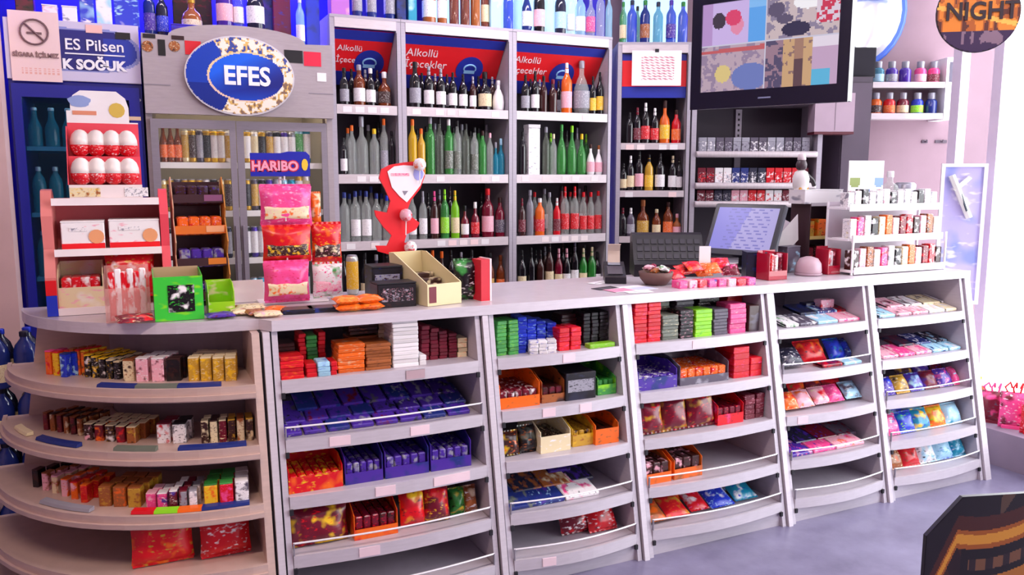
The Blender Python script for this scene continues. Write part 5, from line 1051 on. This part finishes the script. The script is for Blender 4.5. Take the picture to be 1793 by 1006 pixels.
# -- dark boxes, cream carton, green bag and red card
card_box('chocolate_box', 'navy and black chocolate box behind the black one', 652, 706, 3.13, 62, .12, ('k', 'n', 'j'), ZW, 0, 9, ('s', 'd', 'b'))
card_box('chocolate_box', 'black chocolate box with silver print left of cream carton', 660, 730, 3.0, 42, .10, ('k', 'k', 'd'), ZW, .03, 9, ('k', 's', 'h'))
a, b = xat(744, 2.99, ZW), xat(810, 2.99, ZW); cw_ = b - a
o = thing('chocolate_carton', 'cream open carton with raised back holding dark bars', 'carton', ((a + b) / 2, 2.98, ZW), .22)
M_CRM = plain('#e2d6a8', .6)
put('front_wall', MB().box(-cw_ / 2, cw_ / 2, 0, .004, 0, .085), M_CRM, o); put('floor_panel', MB().box(-cw_ / 2, cw_ / 2, .0042, .28, 0, .004), M_CRM, o)
for s in (-1, 1): put('side_wall', MB().prism([(.0042, .0042), (.28, .0042), (.30, .19), (.26, .19), (.0042, .088)], *sorted((s * cw_ / 2, s * (cw_ / 2 - .004))), 'x'), M_CRM, o)
put('back_flap', MB().prism([(.276, .004), (.28, .004), (.30, .19), (.296, .19)], -cw_ / 2 + .005, cw_ / 2 - .005, 'x'), plain('#d8c894', .6), o); put('maroon_print', MB().box(-cw_ / 2 + .008, -cw_ / 2 + .04, -.0016, -.0003, .012, .075), plain('m', .5), o)
for i in range(4):
    v_ = Matrix.Rotation(.22, 3, 'Z') @ Vector((0, .04 + .058 * i, 0)); q = put('dark_bar', box_mesh(cw_ - .016, .05, .05 + .018 * i, .004), wrap('d', 'e', 'k', scale=22), None, (o.location.x + v_.x, o.location.y + v_.y, ZW + .0045), .22); tag(q, 'dark chocolate bar, %s from front in the cream carton' % ORD[i], 'chocolate bar', 'bars in the cream carton')
o = bag_thing(.105, .17, .05, ('k', 'g', 'w'), top_pt(816, 3.07), -.1, -.05, 131, 14); tag(o, 'black and green mint bag between cream carton and red card', 'bag')
o = thing('promotion_card', 'red card with white edge standing at bare worktop', 'card', top_pt(851, 3.0), .1)
put('card', MB().box(-.022, .018, 0, .09, 0, .168), plain('#d01830', .5), o); put('white_edge', MB().box(.0182, .026, -.001, .091, 0, .172), plain('#f2d8dc', .5), o); put('foot', MB().box(-.024, .026, -.004, .095, -.0008, -.0001), M_WHITE, o)

# ---------------------------------------------------------------- cash desk
fl = thing('flyer', 'pink and blue printed flyer lying on the bare worktop', 'paper', top_pt(1100, 3.06), .1)
inked('sheet', .24, .14, 24, 12, lambda u, v: '#c8ccf0' if u > .55 and v < .6 else ('#e890b0' if u < .5 and v < .65 else '#f4f0f4'), print_mat(.5), fl, (0, -.06, .0006), 0, R(-90))
put('fold_edge', MB().box(-.12, .12, -.066, -.0605, 0, .0012), M_WHITE, fl)
rc = thing('payment_terminal', 'black card payment terminal with curling beige receipt', 'terminal', top_pt(1078, 3.24), -.5)
put('body', MB().prism([(0, 0), (.20, 0), (.20, .085), (.13, .07), (.02, .035), (0, .03)], -.05, .05, 'x'), plain('#15121c', .35), rc); put('keypad', MB().prism([(.03, .0405), (.12, .0685), (.12, .0715), (.03, .0435)], -.036, .036, 'x'), plain('#4a4450', .5), rc)
put('receipt', MB().prism([(.17, .08), (.175, .14), (.155, .17), (.12, .175), (.12, .178), (.158, .174), (.179, .142), (.174, .08)], -.03, .03, 'x'), plain('#d8c4b4', .7), rc); put('screen', MB().prism([(.135, .0735), (.195, .0855), (.195, .088), (.135, .076)], -.03, .03, 'x'), plain('#8890a0', .2), rc)
kb = thing('receipt_printer', 'black low cash register keyboard behind the payment terminal', 'keyboard', top_pt(1176, 3.36), RZ)
put('body', MB().prism([(0, 0), (.17, 0), (.17, .20), (.13, .215), (.10, .205), (.03, .08), (0, .06)], -.19, .17, 'x'), plain('#17131d', .35), kb)
for i in range(9):
    for j in range(3): put('key', MB().prism([(.033 + .02 * j, .087 + .0357 * j), (.046 + .02 * j, .110 + .0357 * j), (.042 + .02 * j, .112 + .0357 * j), (.029 + .02 * j, .089 + .0357 * j)], -.17 + i * .037, -.142 + i * .037, 'x'), plain('#2c2834', .4), kb)
o = thing('tag_card', 'white upright blank tag in front of the monitor', 'card', top_pt(1233, 3.18), RZ)
put('card', MB().box(-.028, .028, 0, .003, .06, .165), plain('#f8f6f8', .6), o); put('clip_post', MB().box(-.004, .004, .0035, .007, 0, .12), M_ROD, o); put('clip_foot', MB().box(-.025, .025, -.015, .03, -.0008, 0), M_ROD, o)
# monitor turned to the left and tilted back
MR = RZ - R(42); mo = thing('cash_register_monitor', 'black touch monitor with lilac screen tilted on the cash desk', 'monitor', top_pt(1300, 3.34), MR)
TL = R(-28); MZ = .085
put('foot', MB().bevbox(.22, .2, .03, .008), plain('#14121c', .35), mo, (0, .06, 0)); put('neck', MB().prism([(.05, .03), (.12, .03), (.09, .17), (.05, .15)], -.05, .05, 'x'), plain('#14121c', .35), mo)
fr_ = put('bezel', MB().bevbox(.40, .035, .30, .006), plain('#1c1a2a', .3), mo, (-.03, .0, MZ), 0, None, TL)
scr = inked('screen', .345, .245, 46, 30, lambda u, v: ('#8e88e8' if u < .35 + .2 * v else '#b4aae8') if not (abs((v * 12) % 1 - .5) < .16 and .2 < u < .9 and math.sin(u * 41 + int(v * 12) * 2) > -.2) else '#7a74cc', print_mat(.3, .75), fr_, (0, -.0182, .03))
card_box('shade_box', 'dark navy box added for the shadow right of the monitor', 1316, 1344, 3.12, 44, .09, ('n', 'k', 'j'), ZW, RZ, 6, cat='device')  # dark box added to stand for the dark shadow area beside the monitor
for k, (px, Y, c, rz) in enumerate(((1050, 3.30, '#f2eef2', .4), (1118, 2.96, '#f6f2f4', -.1), (1060, 3.12, '#2a2430', .2))):
    o = thing('paper_slip', ['small white slip beside the payment terminal', 'white slip at the front worktop edge by gum boxes', 'small black leaflet left of the printed flyer'][k], 'paper', top_pt(px, Y), rz, 'slips on the worktop')
    put('slip', MB().quadbox([(-.06, -.03, 0), (.06, -.03, 0), (.06, .03, 0), (-.06, .03, 0), (-.06, -.03, .0008), (.06, -.03, .0008), (.06, .03, .003), (-.06, .03, .0015)]), plain(c, .6), o); put('print_line', MB().box(-.045, .03, -.008, -.004, .0016, .0022), plain('#8a8490', .6), o)
# baskets of small sweets in front
bk = thing('sweet_basket', 'small brown basket of wrapped sweets before the keyboard', 'basket', top_pt(1148, 3.14), 0)
put('bowl', MB().lathe([(.05, 0), (.075, .03), (.082, .06), (.076, .06), (.068, .03), (.045, .006)], 16), plain('#6a4a44', .6), bk)
for i in range(7):
    an = i * .9; o = bag_thing(.055, .032, .024, [('w', 'q', 'g'), ('m', 'h', 'p'), ('e', 'w', 'q'), ('h', 'm', 'w'), ('u', 'e', 'o'), ('w', 'g', 'e'), ('q', 'w', 'u')][i], bk.location + Vector((.035 * math.cos(an), .035 * math.sin(an), .062 + .012 * (i % 2))), an, -1.2, 140 + i, 30, 'wrapped_sweet'); tag(o, '%s wrapped sweet, %s in the brown basket' % (['white', 'maroon', 'cream', 'pale pink', 'brown', 'white green', 'grey green'][i], ORD[i]), 'sweet', 'sweets in the basket')
for i in range(7):
    px = 1190 + 15 * i; o = bag_thing(.095, .07, .034, [('r', 'p', 'm'), ('r', 'm', 'o'), ('r', 'o', 'p'), ('o', 'y', 'r'), ('o', 'r', 'e'), ('r', 'h', 'p'), ('m', 'p', 'h')][i], top_pt(px, 3.10 + .03 * (i % 2)) + Vector((0, 0, .026 + .016 * (i % 3))), .25 - .1 * i, -1.1 + .05 * i, 150 + i, 26); tag(o, 'red orange sweet bag, %s from left in pile before monitor' % ORD[i], 'bag', 'red sweet bags before the monitor')
for i in range(8):
    px = 1190 + 17 * i; o = put('gum_box', box_mesh(.048, .06, .034, .003), wrap(*[('p', 'h', 'r'), ('h', 'p', 'w'), ('r', 'h', 'p'), ('p', 'v', 'h')][i % 4], scale=30), None, top_pt(px, 3.0 - .005 * i) + Vector((0, .0, -.0008)), .05); tag(o, 'pink gum box, %s from left at cash desk front' % ORD[i], 'gum', 'pink gum boxes')
# red cups with sticks, round bowl, papers
for k, (px, Y) in enumerate(((1362, 3.02), (1460, 3.08))):
    w_ = .115 if k == 0 else .085; c_ = top_pt(px, Y)
    o = thing('acrylic_cup', ['red acrylic holder of wafer sticks right of the monitor', 'red acrylic holder beside the white tiered rack'][k], 'holder', c_, 0, 'red acrylic holders'); rm = glass('#b01030', .8)
    for q in ((-w_ / 2, -w_ / 2 + .003, 0, .09, .003, .13), (w_ / 2 - .003, w_ / 2, 0, .09, .003, .13), (-w_ / 2 + .0031, w_ / 2 - .0031, .087, .09, .003, .14), (-w_ / 2 + .0031, w_ / 2 - .0031, 0, .003, .003, .045)): put('wall_plate', MB().box(*q), rm, o)
    put('floor_plate', MB().box(-w_ / 2, w_ / 2, 0, .09, 0, .0029), rm, o)
    for i in range(4):
        q = put('wafer_stick', box_mesh(.019, .03, .115 + .008 * (i % 2), .004), wrap(*[('h', 'r', 'w'), ('r', 'w', 'h'), ('w', 'h', 'r'), ('m', 'h', 'r')][i], scale=34), None, c_ + Vector((-w_ / 2 + .017 + i * (w_ - .034) / 3, .04, .0035))); tag(q, 'wafer stick, %s from left in red holder %s' % (ORD[i], ['right of monitor', 'beside white rack'][k]), 'wafer', 'wafer sticks')
o = thing('bowl', 'pinkish grey upturned bowl between the red holders', 'bowl', top_pt(1415, 3.12), 0); put('bowl_body', MB().lathe([(.058, 0), (.066, .02), (.062, .06), (.045, .085), (.015, .095), (.002, .096)], 18), plain('#c0a0ac', .4), o); put('rim', MB().lathe([(.067, .0), (.070, .006), (.067, .012)], 18), plain('#a88c98', .4), o)
o = thing('paper_stack', 'white paper sheets leaning behind the monitor', 'paper', top_pt(1378, 3.36), RZ + .2); put('sheet', MB().prism([(-.10, .14), (.05, .30), (.06, .16), (-.04, .06)], 0, .003), plain('#f6f4f2', .7), o); put('sheet', MB().prism([(-.13, .10), (-.02, .27), (.02, .25), (-.06, .05)], .006, .009), plain('#d8ccd4', .7), o); put('rest', MB().prism([(-.06, 0), (.05, 0), (.05, .17), (-.04, .13)], .012, .04), plain('#8a8a98', .5), o)
card_box('tissue_box', 'pale pink box between monitor and paper sheets', 1346, 1374, 3.43, 75, .07, ('h', 'p', 'w'), ZW + .0, .2, 12); card_box('scanner_base', 'grey plastic scanner base behind red holder', 1372, 1402, 3.24, 44, .06, ('x', 's', 'i'), ZW, .2, 5, cat='scanner')
# brown two-tier rack with a white box and figurine on top
bkx0, bkx1, bky = xat(1402, 3.36, 1.3), xat(1478, 3.36, 1.3), 3.30
br = thing('tier_rack', 'dark brown two-tier rack left of the white rack', 'rack', ((bkx0 + bkx1) / 2, bky, ZW)); bw = bkx1 - bkx0; M_DB = plain('#3a2028', .5)
for s in (-1, 1): put('side_panel', MB().box(*sorted((s * bw / 2, s * (bw / 2 - .008))), 0, .14, 0, .355), M_DB, br)
put('back_panel', MB().box(-bw / 2 + .0081, bw / 2 - .0081, .132, .14, 0, .355), M_DB, br)
for z_ in (.03, .175, .355): s_ = put('shelf', MB().box(-bw / 2 + .0081, bw / 2 - .0081, .004, .1315, z_ - .008, z_), M_DB, br); put('edge', MB().box(-bw / 2 + .0081, bw / 2 - .0081, 0, .0038, z_ - .012, z_ + .006), plain('#d8c070' if z_ < .3 else '#b0a8b0', .5), s_)
for k, z_ in enumerate((.0305, .1755)):
    for i in range(4):
        c = [[('m', 'd', 'r'), ('d', 'm', 'h'), ('h', 'w', 'p'), ('p', 'h', 'w')], [('z', 'o', 'd'), ('o', 'z', 'd'), ('x', 'm', 's'), ('r', 'x', 'm')]][k][i]
        o = put('small_carton', box_mesh(bw / 5.4, .07, .085 + .01 * (i % 2), .003), wrap(*c, scale=18), None, (bkx0 + .034 + i * (bw - .068) / 3, bky + .06, ZW + z_)); tag(o, '%s small carton, %s from left on %s tier of brown rack' % (CN[c[0]], ORD[i], ['lower', 'upper'][k]), 'box', 'small cartons on the brown rack')
card_box('flat_carton', 'flat white and grey carton on top of brown rack', 1408, 1476, bky + .01, 24, .12, ('w', 'w', 's'), ZW + .3555, 0, 4)
fg = thing('figurine', 'small black and white figurine on top of the flat carton', 'figurine', (xat(1412, bky + .05, 1.6), bky + .09, ZW + .3555 + .066)); put('body', MB().lathe([(.03, 0), (.042, .03), (.045, .07), (.034, .105), (.012, .118)], 16), plain('#f2eeec', .4), fg); put('head', MB().lathe([(.01, .112), (.026, .122), (.03, .145), (.022, .168), (.004, .175)], 14), plain('#4a3840', .4), fg); put('hat', MB().lathe([(.02, .168), (.024, .172), (.02, .20), (.004, .205)], 12), plain('#e8d8dc', .5), fg); put('feet', MB().box(-.03, .03, -.03, .01, -.0005, .022), plain('#d89a40', .5), fg); put('arm', MB().tube([(.04, 0, .09), (.075, -.01, .06), (.09, -.01, .03)], .012), plain('#2a2028', .5), fg)
# white stepped rack at the end of the counter
wx0, wx1 = xat(1480, 3.05, 1.2), xat(1652, 3.02, 1.2); ww = wx1 - wx0
wr = thing('step_rack', 'white stepped wire rack of small packs at counter end', 'rack', ((wx0 + wx1) / 2, 3.0, ZW)); M_WR = plain('#f4f0f4', .4)
TIER = [(.024, .0, .13), (.185, .025, .13), (.345, .05, .13)]
for z_, y_, d_ in TIER:
    s_ = put('tier', MB().box(-ww / 2 + .01, ww / 2 - .01, y_, y_ + d_, z_ - .012, z_), M_WR, wr); put('lip', MB().box(-ww / 2 + .01, ww / 2 - .01, y_ - .004, y_ - .0002, z_ - .02, z_ + .016), M_WR, s_)
for s in (-1, 1):
    for y_, z_ in ((.004, .205), (.182, .37)): put('frame_post', MB().box(*sorted((s * ww / 2, s * (ww / 2 - .0098))), y_, y_ + .008, 0, z_), M_WR, wr)
    for z0_, y0_ in ((.012, .0125), (.173, .0375), (.333, .0625)): put('frame_bar', MB().box(*sorted((s * ww / 2, s * (ww / 2 - .0098))), y0_, .1815, z0_, z0_ + .01), M_WR, wr)
put('back_panel', MB().box(-ww / 2 + .01, ww / 2 - .01, .1905, .196, .0, .37), plain('#c8bcc8', .5), wr)
PCK = [('d', 'w', 'k'), ('w', 's', 'x'), ('m', 'r', 'e'), ('w', 'e', 's'), ('o', 'u', 'e'), ('h', 'w', 'p'), ('k', 'w', 'd'), ('r', 'w', 'h'), ('p', 'r', 'w'), ('w', 'h', 's'), ('u', 'd', 'w'), ('e', 'w', 'u')]
for k, (z_, y_, d_) in enumerate(TIER):
    nn = 13
    for i in range(nn):
        c = PCK[(i * 5 + k * 3) % 12] if k < 2 else [('w', 's', 'x'), ('w', 'h', 's'), ('k', 'w', 'd'), ('w', 'w', 's')][i % 4]
        o = put('small_pack', box_mesh((ww - .05) / nn - .006, .055, (.10, .10, .075)[k] + .008 * ((i * 7) % 3), .003), wrap(*c, scale=26), None, (wx0 + .04 + i * (ww - .08) / (nn - 1), 3.0 + y_ + .045, ZW + z_ + .0005)); tag(o, '%s small pack, %s from left on %s tier of white rack' % (CN[c[0]], ORD[i], ['front', 'middle', 'rear'][k]), 'pack', 'small packs on the white rack')
# picture card and jars behind the white rack
zr = ZW + .3455
o = thing('picture_card', 'white picture card with coloured blotches on the white rack', 'card', (xat(1515, 3.15, zr), 3.155, zr), RZ * .5)
inked('card', .21, .24, 24, 24, lambda u, v: '#f2eff4' if v > .62 or math.sin(9 * u + 3) * math.sin(8 * v) < .25 else ('#7a9ad8' if u > .5 and v > .3 else ('#8a9a50' if u < .4 else '#a83048')), print_mat(.5), o); put('backing', MB().box(-.105, .105, .002, .006, 0, .24), M_WHITE, o)
for k, (px, wp, hp2, g, c) in enumerate(((1565, 30, 60, 'c', 'w'), (1592, 36, 40, 's', 'w'), (1548, 16, 45, 'w', 's'))):
    Y = 3.125; o = bottle('can' if k == 1 else 'squat', g, 'n', c, (xat(px, Y, zr + .05), Y + .03, zr), metres(wp / 2, xat(px, Y, zr), Y, zr), metres(hp2, xat(px, Y, zr), Y, zr), 0, 'jar', 'rear tier of white rack', px)

# ---------------------------------------------------------------- screen, right wall and window end
TVC = EYE + LEV * 3.85 + RGT * ((1330 - 896.5) / FPX * 3.85); TVC.z = 1.6 + (310 - 88) / FPX * 3.85 + .01
tv = thing('television', 'large black hanging screen showing four camera views', 'television', TVC, RZ - R(38))
TW, TH = .645, .41
put('casing', MB().box(-TW / 2 - .045, TW / 2 + .045, 0, .07, -TH / 2 - .075, TH / 2 + .045), plain('#12101e', .3), tv)
put('bezel', MB().box(-TW / 2 - .05, -TW / 2, -.012, -.0005, -TH / 2 - .08, TH / 2 + .05).box(TW / 2, TW / 2 + .05, -.012, -.0005, -TH / 2 - .08, TH / 2 + .05).box(-TW / 2, TW / 2, -.012, -.0005, TH / 2, TH / 2 + .05).box(-TW / 2, TW / 2, -.012, -.0005, -TH / 2 - .08, -TH / 2), plain('#16142a', .2), tv)
put('status_bar', MB().box(-.03, .03, -.0135, -.0122, -TH / 2 - .045, -TH / 2 - .038), plain('#8890b0', .3), tv)
def cctv(u, v):
    def el(a, b, ra, rb): return ((u - a) / ra) ** 2 + ((v - b) / rb) ** 2 < 1
    n_ = (vn(u * 30, v * 20, 2) * .6 + vn(u * 60, v * 40, 4) * .4 - .5) * 3
    if abs(u - .49) < .005 or abs(v - .52) < .006: return '#c8c4d8'
    if u < .49 and v > .52:
        if u > .36: return '#5aa0e8' if v < .9 else '#80b8f0'
        if el(.24, .82, .06, .09): return '#d8406a'
        if el(.13, .80, .05, .09): return '#3a3040'
        if el(.27, .73, .05, .1): return '#e088a8'
        return '#b490c8' if u < .08 else '#c8b0e4'
    if u >= .49 and v > .52:
        if u > .84 and v > .66: return '#c83050' if n_ > 0 else '#d8c8d8'
        if el(.70, .62, .1, .08): return '#2c2848'
        if el(.56, .85, .06, .08) or el(.62, .74, .06, .05): return '#5a506c'
        if el(.78, .9, .1, .08): return '#f2eef4'
        return '#c8b4b8' if n_ > -.3 else '#8a7e98'
    if u < .49:
        if v > .44 and v < .47 + .05 * u: return '#c05a60'
        if el(.38, .15, .14, .15): return '#6a78b8'
        if el(.17, .2, .06, .1): return '#d8c080'
        return '#b8a0b0' if n_ > -.1 else '#94809c'
    if .70 < u < .76: return '#5a4048' if v < .3 else '#a07868'
    if u > .82: return '#58b0d8' if v < .17 and u < .95 else ('#c0a0c0' if v < .4 else '#e0d4e4')
    if u < .62: return '#504868' if n_ > 0 else '#98788a'
    return '#c8a078' if n_ > -.4 else '#8a6a68'
inked('screen', TW, TH, 112, 64, cctv, print_mat(.2, .9), tv, (0, -.002, -TH / 2))
put('wall_arm', MB().tube([(0, .09, .05), (0, .16, .18), (0, .16, ZC - TVC.z - .02)], .02, 8), M_DARK, tv); put('arm_plate', MB().box(-.08, .08, .0705, .09, -.05, .12), M_DARK, tv); put('ceiling_plate', MB().box(-.07, .07, .09, .23, ZC - TVC.z - .02, ZC - TVC.z - .001), M_DARK, tv)
def wallpt(px, z, off=0): return corner(px, .463 - off, z)      # on the slanting wall
def zw(y, d): return EYE.z + (310 - y) / FPX * d
# round convex mirror behind the screen
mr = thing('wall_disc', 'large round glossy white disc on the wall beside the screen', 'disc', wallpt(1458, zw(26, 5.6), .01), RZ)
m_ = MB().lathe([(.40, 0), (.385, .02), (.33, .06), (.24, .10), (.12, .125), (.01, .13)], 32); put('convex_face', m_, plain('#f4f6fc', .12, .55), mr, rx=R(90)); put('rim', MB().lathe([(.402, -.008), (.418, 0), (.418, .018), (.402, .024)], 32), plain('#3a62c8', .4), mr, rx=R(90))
put('red_band', MB().prism([(-.28, .088), (.28, .088), (.26, .2), (-.26, .2)], -.16, -.135), M_RED, mr); put('blue_reflection', MB().prism([(-.30, .04), (.31, .04), (.33, .06), (.31, .0875), (-.30, .0875)], -.16, -.13), plain('#3a70d0', .4), mr)  # mirror reflections of a red and blue sign, painted on as bands
# tall dark cabinet with a black speaker
cb = thing('tall_cabinet', 'tall dark grey cabinet right of the tobacco shelf', 'cabinet', corner(1489, .10), RZ); put('body', MB().box(-.10, .09, 0, .3, 0, 2.24), plain('#4a3e4c', .5), cb); put('door', MB().box(-.092, .082, -.012, -.001, .1, 2.2), plain('#564858', .45), cb); put('handle', MB().box(.06, .07, -.03, -.012, 1.2, 1.4), M_SIL, cb)
sk = thing('speaker', 'black box speaker on top of the tall cabinet', 'speaker', corner(1487, .14, 2.2405), RZ); put('box', MB().box(-.11, .11, 0, .2, 0, .19), plain('#0c0a12', .5), sk); put('grille', MB().box(-.1, .1, -.006, -.0003, .01, .18), plain('#1c1824', .8), sk)
pn = thing('wall_unit', 'pinkish grey small wall cabinet under the screen corner', 'cabinet', corner(1452, -.03, zw(232, 5.2)), RZ); put('body', MB().box(-.13, .12, 0, .12, 0, .24), plain('#b098a8', .5), pn); put('base_strip', MB().box(-.13, .12, -.004, .12, -.016, -.0005), plain('#5a1828', .5), pn); put('door_line', MB().box(-.002, .002, -.0012, -.0002, .01, .23), plain('#80707c', .5), pn)
# small jar shelf on the slanting wall
js = thing('jar_shelf', 'white two-tier wall shelf of coloured jars', 'shelf', wallpt(1558, 0, .0), RZ); dj = 5.45; kj = dj / FPX
za, zb = zw(150, dj), zw(203, dj); xa, xb = (1515 - 1585) * kj, (1640 - 1585) * kj
for z_ in (za, zb): s_ = put('board', MB().box(xa, xb, -.20, -.002, z_ - .02, z_), M_STRIP, js); put('lip', MB().box(xa, xb, -.206, -.2005, z_ - .026, z_ + .012), M_STRIP, s_)
put('end_board', MB().box(xb + .0005, xb + .075, -.21, -.002, zb - .03, za + .17), plain('#f4f0f6', .5), js); put('dark_slot', MB().box(xb + .02, xb + .07, -.2125, -.2105, za + .01, za + .14), plain('#5a5468', .5), js)
for r_, row in enumerate((((1531, 't', 'i'), (1554, 'v', 's'), (1577, 'v', 'n'), (1603, 'p', 'h'), (1626, 'p', 'm')), ((1530, 'o', 'd'), (1553, 'r', 'o'), (1576, 'm', 'e'), (1601, 'b', 'l'), (1625, 'j', 'n')))):
    for px, c, l in row:
        p_ = corner(px - 10, .463 - .15, (za, zb)[r_] + .0005); bottle('jar', c, l, 's', p_, .038, .15, 0, 'jar', ['upper', 'lower'][r_] + ' board of jar shelf', px, 'coloured jars on the wall shelf')
for k, px in enumerate((1608, 1636)):
    o = thing('wall_hook', ['short dark wall hook below the jar shelf', 'long dark wall hook nearer the window'][k], 'hook', wallpt(px, zw(248, 5.6), .001), RZ); put('plate', MB().box(-.02 - .02 * k, .02 + .02 * k, -.006, 0, -.01, .01), plain('#4a3a4a', .5), o); put('prong', MB().tube([(0, -.006, 0), (0, -.03, -.004), (0, -.032, .012)], .004), plain('#4a3a4a', .5), o)
# framed poster stand by the window
ps = thing('poster_frame', 'white framed lilac poster standing behind counter end', 'poster', (4.50, 3.28, 0), RZ - .25); pz0, pz1 = .86, 1.66
M_PF = plain('#f2ecf4', .4); pwid = .21
put('poster', MB().box(-pwid / 2, pwid / 2, 0, .004, pz0, pz1), wrap('#b8b0e0', '#8c98d8', '#e8e4f8', scale=4, mode=1), ps)
for q in ((-pwid / 2 - .02, -pwid / 2, -.008, .012, pz0 - .02, pz1 + .02), (pwid / 2, pwid / 2 + .02, -.008, .012, pz0 - .02, pz1 + .02), (-pwid / 2, pwid / 2, -.008, .012, pz1, pz1 + .02), (-pwid / 2, pwid / 2, -.008, .012, pz0 - .02, pz0)): put('frame_bar', MB().box(*q), M_PF, ps)
put('stand_post', MB().box(-.015, .015, .013, .03, .2197, pz0 + .3), M_PF, ps); put('stand_foot', MB().box(-.12, .12, -.08, .12, .2005, .2195), M_PF, ps)
cm = MB(); cm.tube([(-.07, -.012, pz1 - .05), (.04, -.012, pz1 - .30)], .02, 6); cm.tube([(.03, -.012, pz1 - .06), (-.05, -.012, pz1 - .14)], .014, 6); put('white_mark', cm, plain('#f0f0ea', .5), ps); put('dark_mark', MB().tube([(-.035, -.016, pz1 - .10), (.02, -.034, pz1 - .26)], .006, 5), plain('#3a4450', .5), ps)
# products on the low window sill
for k, (Y, c, h_, tp) in enumerate(((3.07, ('u', 'o', 'p'), .24, 'y'), (2.945, ('m', 'p', 'x'), .23, 'p'), (2.82, ('p', 'm', 'w'), .26, 'r'), (2.695, ('r', 'p', 'h'), .24, 'w'))):
    o = thing('gift_bag', ['orange and brown bag on window sill beside counter', 'dark pink bag on window sill, second from counter', 'pink bag on window sill, third from counter', 'red bag on window sill, farthest from counter'][k], 'bag', (4.42, Y, .2005), R(-55), 'bags on the window sill')
    put('bag_body', bag_mesh(.135, h_ * .8, .065, 160 + k), wrap(*c, scale=14), o); put('gusset', MB().bevbox(.10, .05, .02, .004), plain(c[0], .5), o, (0, 0, -.0003))
    rb = MB()
    for q in range(3): rb.tube([(-.03 + .03 * q, 0, h_ * .78), (-.045 + .04 * q, -.01, h_ * .9), (-.02 + .03 * q, 0, h_ * 1.0), (-.01 + .02 * q, .01, h_ * .88)], .006, 5)
    put('ribbon', rb, plain(tp, .5), o)
# round hanging sign
rs_d = 3.3; rp = at_d(1713, 22, rs_d)
rs = thing('hanging_sign', 'round dark gold sign hanging in the window corner', 'sign', rp, RZ - R(12)); rr = 62 * rs_d / FPX * 1.06
put('disc', MB().prism([(rr * math.cos(i * .157), rr * math.sin(i * .157)) for i in range(40)], .0015, .008), plain('#1c1420', .5), rs)
def night(u, v):
    x, y = u * 2 - 1, v * 2 - 1; n_ = (vn(x * 9, y * 3, 7) - .45) * 4
    if y < -.45: return '#3a2848' if n_ > -.6 else '#806878'
    if abs(y + .08 + .25 * x) < .06: return '#f0b050'
    if abs(y) < .45: return '#d88030' if n_ > .2 else ('#a85a28' if n_ > -.7 else '#5a3028')
    return '#33202c' if n_ > -.4 else '#8a5a30'
inked('printed_face', rr * 1.96, rr * 1.96, 60, 60, night, print_mat(.4), rs, (0, 0, -rr * .98), mask=lambda u, v: (2 * u - 1) ** 2 + (2 * v - 1) ** 2 < 1)
text('lettering', 'NIGHT', rr * .62, plain('#2a1c24', .5), rs, (.012, -.003, rr * .02), bold=.002, xs=.9)
put('string', MB().tube([(0, .004, rr), (0, .004, ZC - rp.z - .001)], .0025, 5), M_WHITE, rs)
# black and gold display bin in the foreground
gd = 1.95; gp = at_d(1622, 938, gd)
gr = RZ + R(8); gb = thing('display_board', 'black and gold carton display board with cut corner in foreground', 'display board', (gp.x, gp.y, 0), gr)
zt = at_d(1690, 873, gd).z; zl = at_d(1622, 938, gd).z; GW = .62; cut = (1690 - 1622) * gd / FPX
M_BK = plain('#120c14', .35)
outl = [(0, 0), (GW, 0), (GW, zt), (cut, zt), (0, zl)]
put('front_panel', MB().prism(outl, 0, .012), M_BK, gb)
put('strut', MB().prism([(.0125, 0), (.28, 0), (.0125, zl - .1)], .24, .25, 'x'), plain('#8a6a4c', .8), gb); put('strut', MB().prism([(.0125, 0), (.28, 0), (.0125, zl - .1)], GW - .15, GW - .14, 'x'), plain('#8a6a4c', .8), gb)
def gold(u, v):
    zz = v * .42 + (zt - .42); xx = u * GW
    if zz > zl and xx < cut * (zz - zl) / (zt - zl): return '#120c14'
    c0 = zt - .115 + 1.6 * (xx - .15) ** 2 if xx > .085 else zt - .108 + (xx - .085) * 2.2
    q = zz - c0
    if -.028 < q < .022: return '#e09a34' if abs(q + .002) < .013 else '#a85a1c'
    if q > 0 and q < .06: return '#4a2018'
    if q > 0: return '#5a4436' if math.sin(40 * xx - 25 * zz) > .75 and xx > .2 else '#160e18'
    if xx < .10: return '#3a1c18' if math.sin(60 * xx + 30 * zz) > 0 else '#241018'
    if -.085 < q < -.055 and .12 < xx: return '#7a5238' if math.sin(130 * xx) > -.3 else '#2a1a20'
    if q < -.105 and xx > .13: return '#b8742c'
    return '#120a12'
inked('printed_front', GW - .002, .42, 200, 136, gold, print_mat(.35), gb, (GW / 2, -.0008, zt - .42), mask=lambda u, v: not ((v * .42 + zt - .42) > zl and u * GW < cut * ((v * .42 + zt - .42) - zl) / (zt - zl)))

label_stacks(); write_labels()
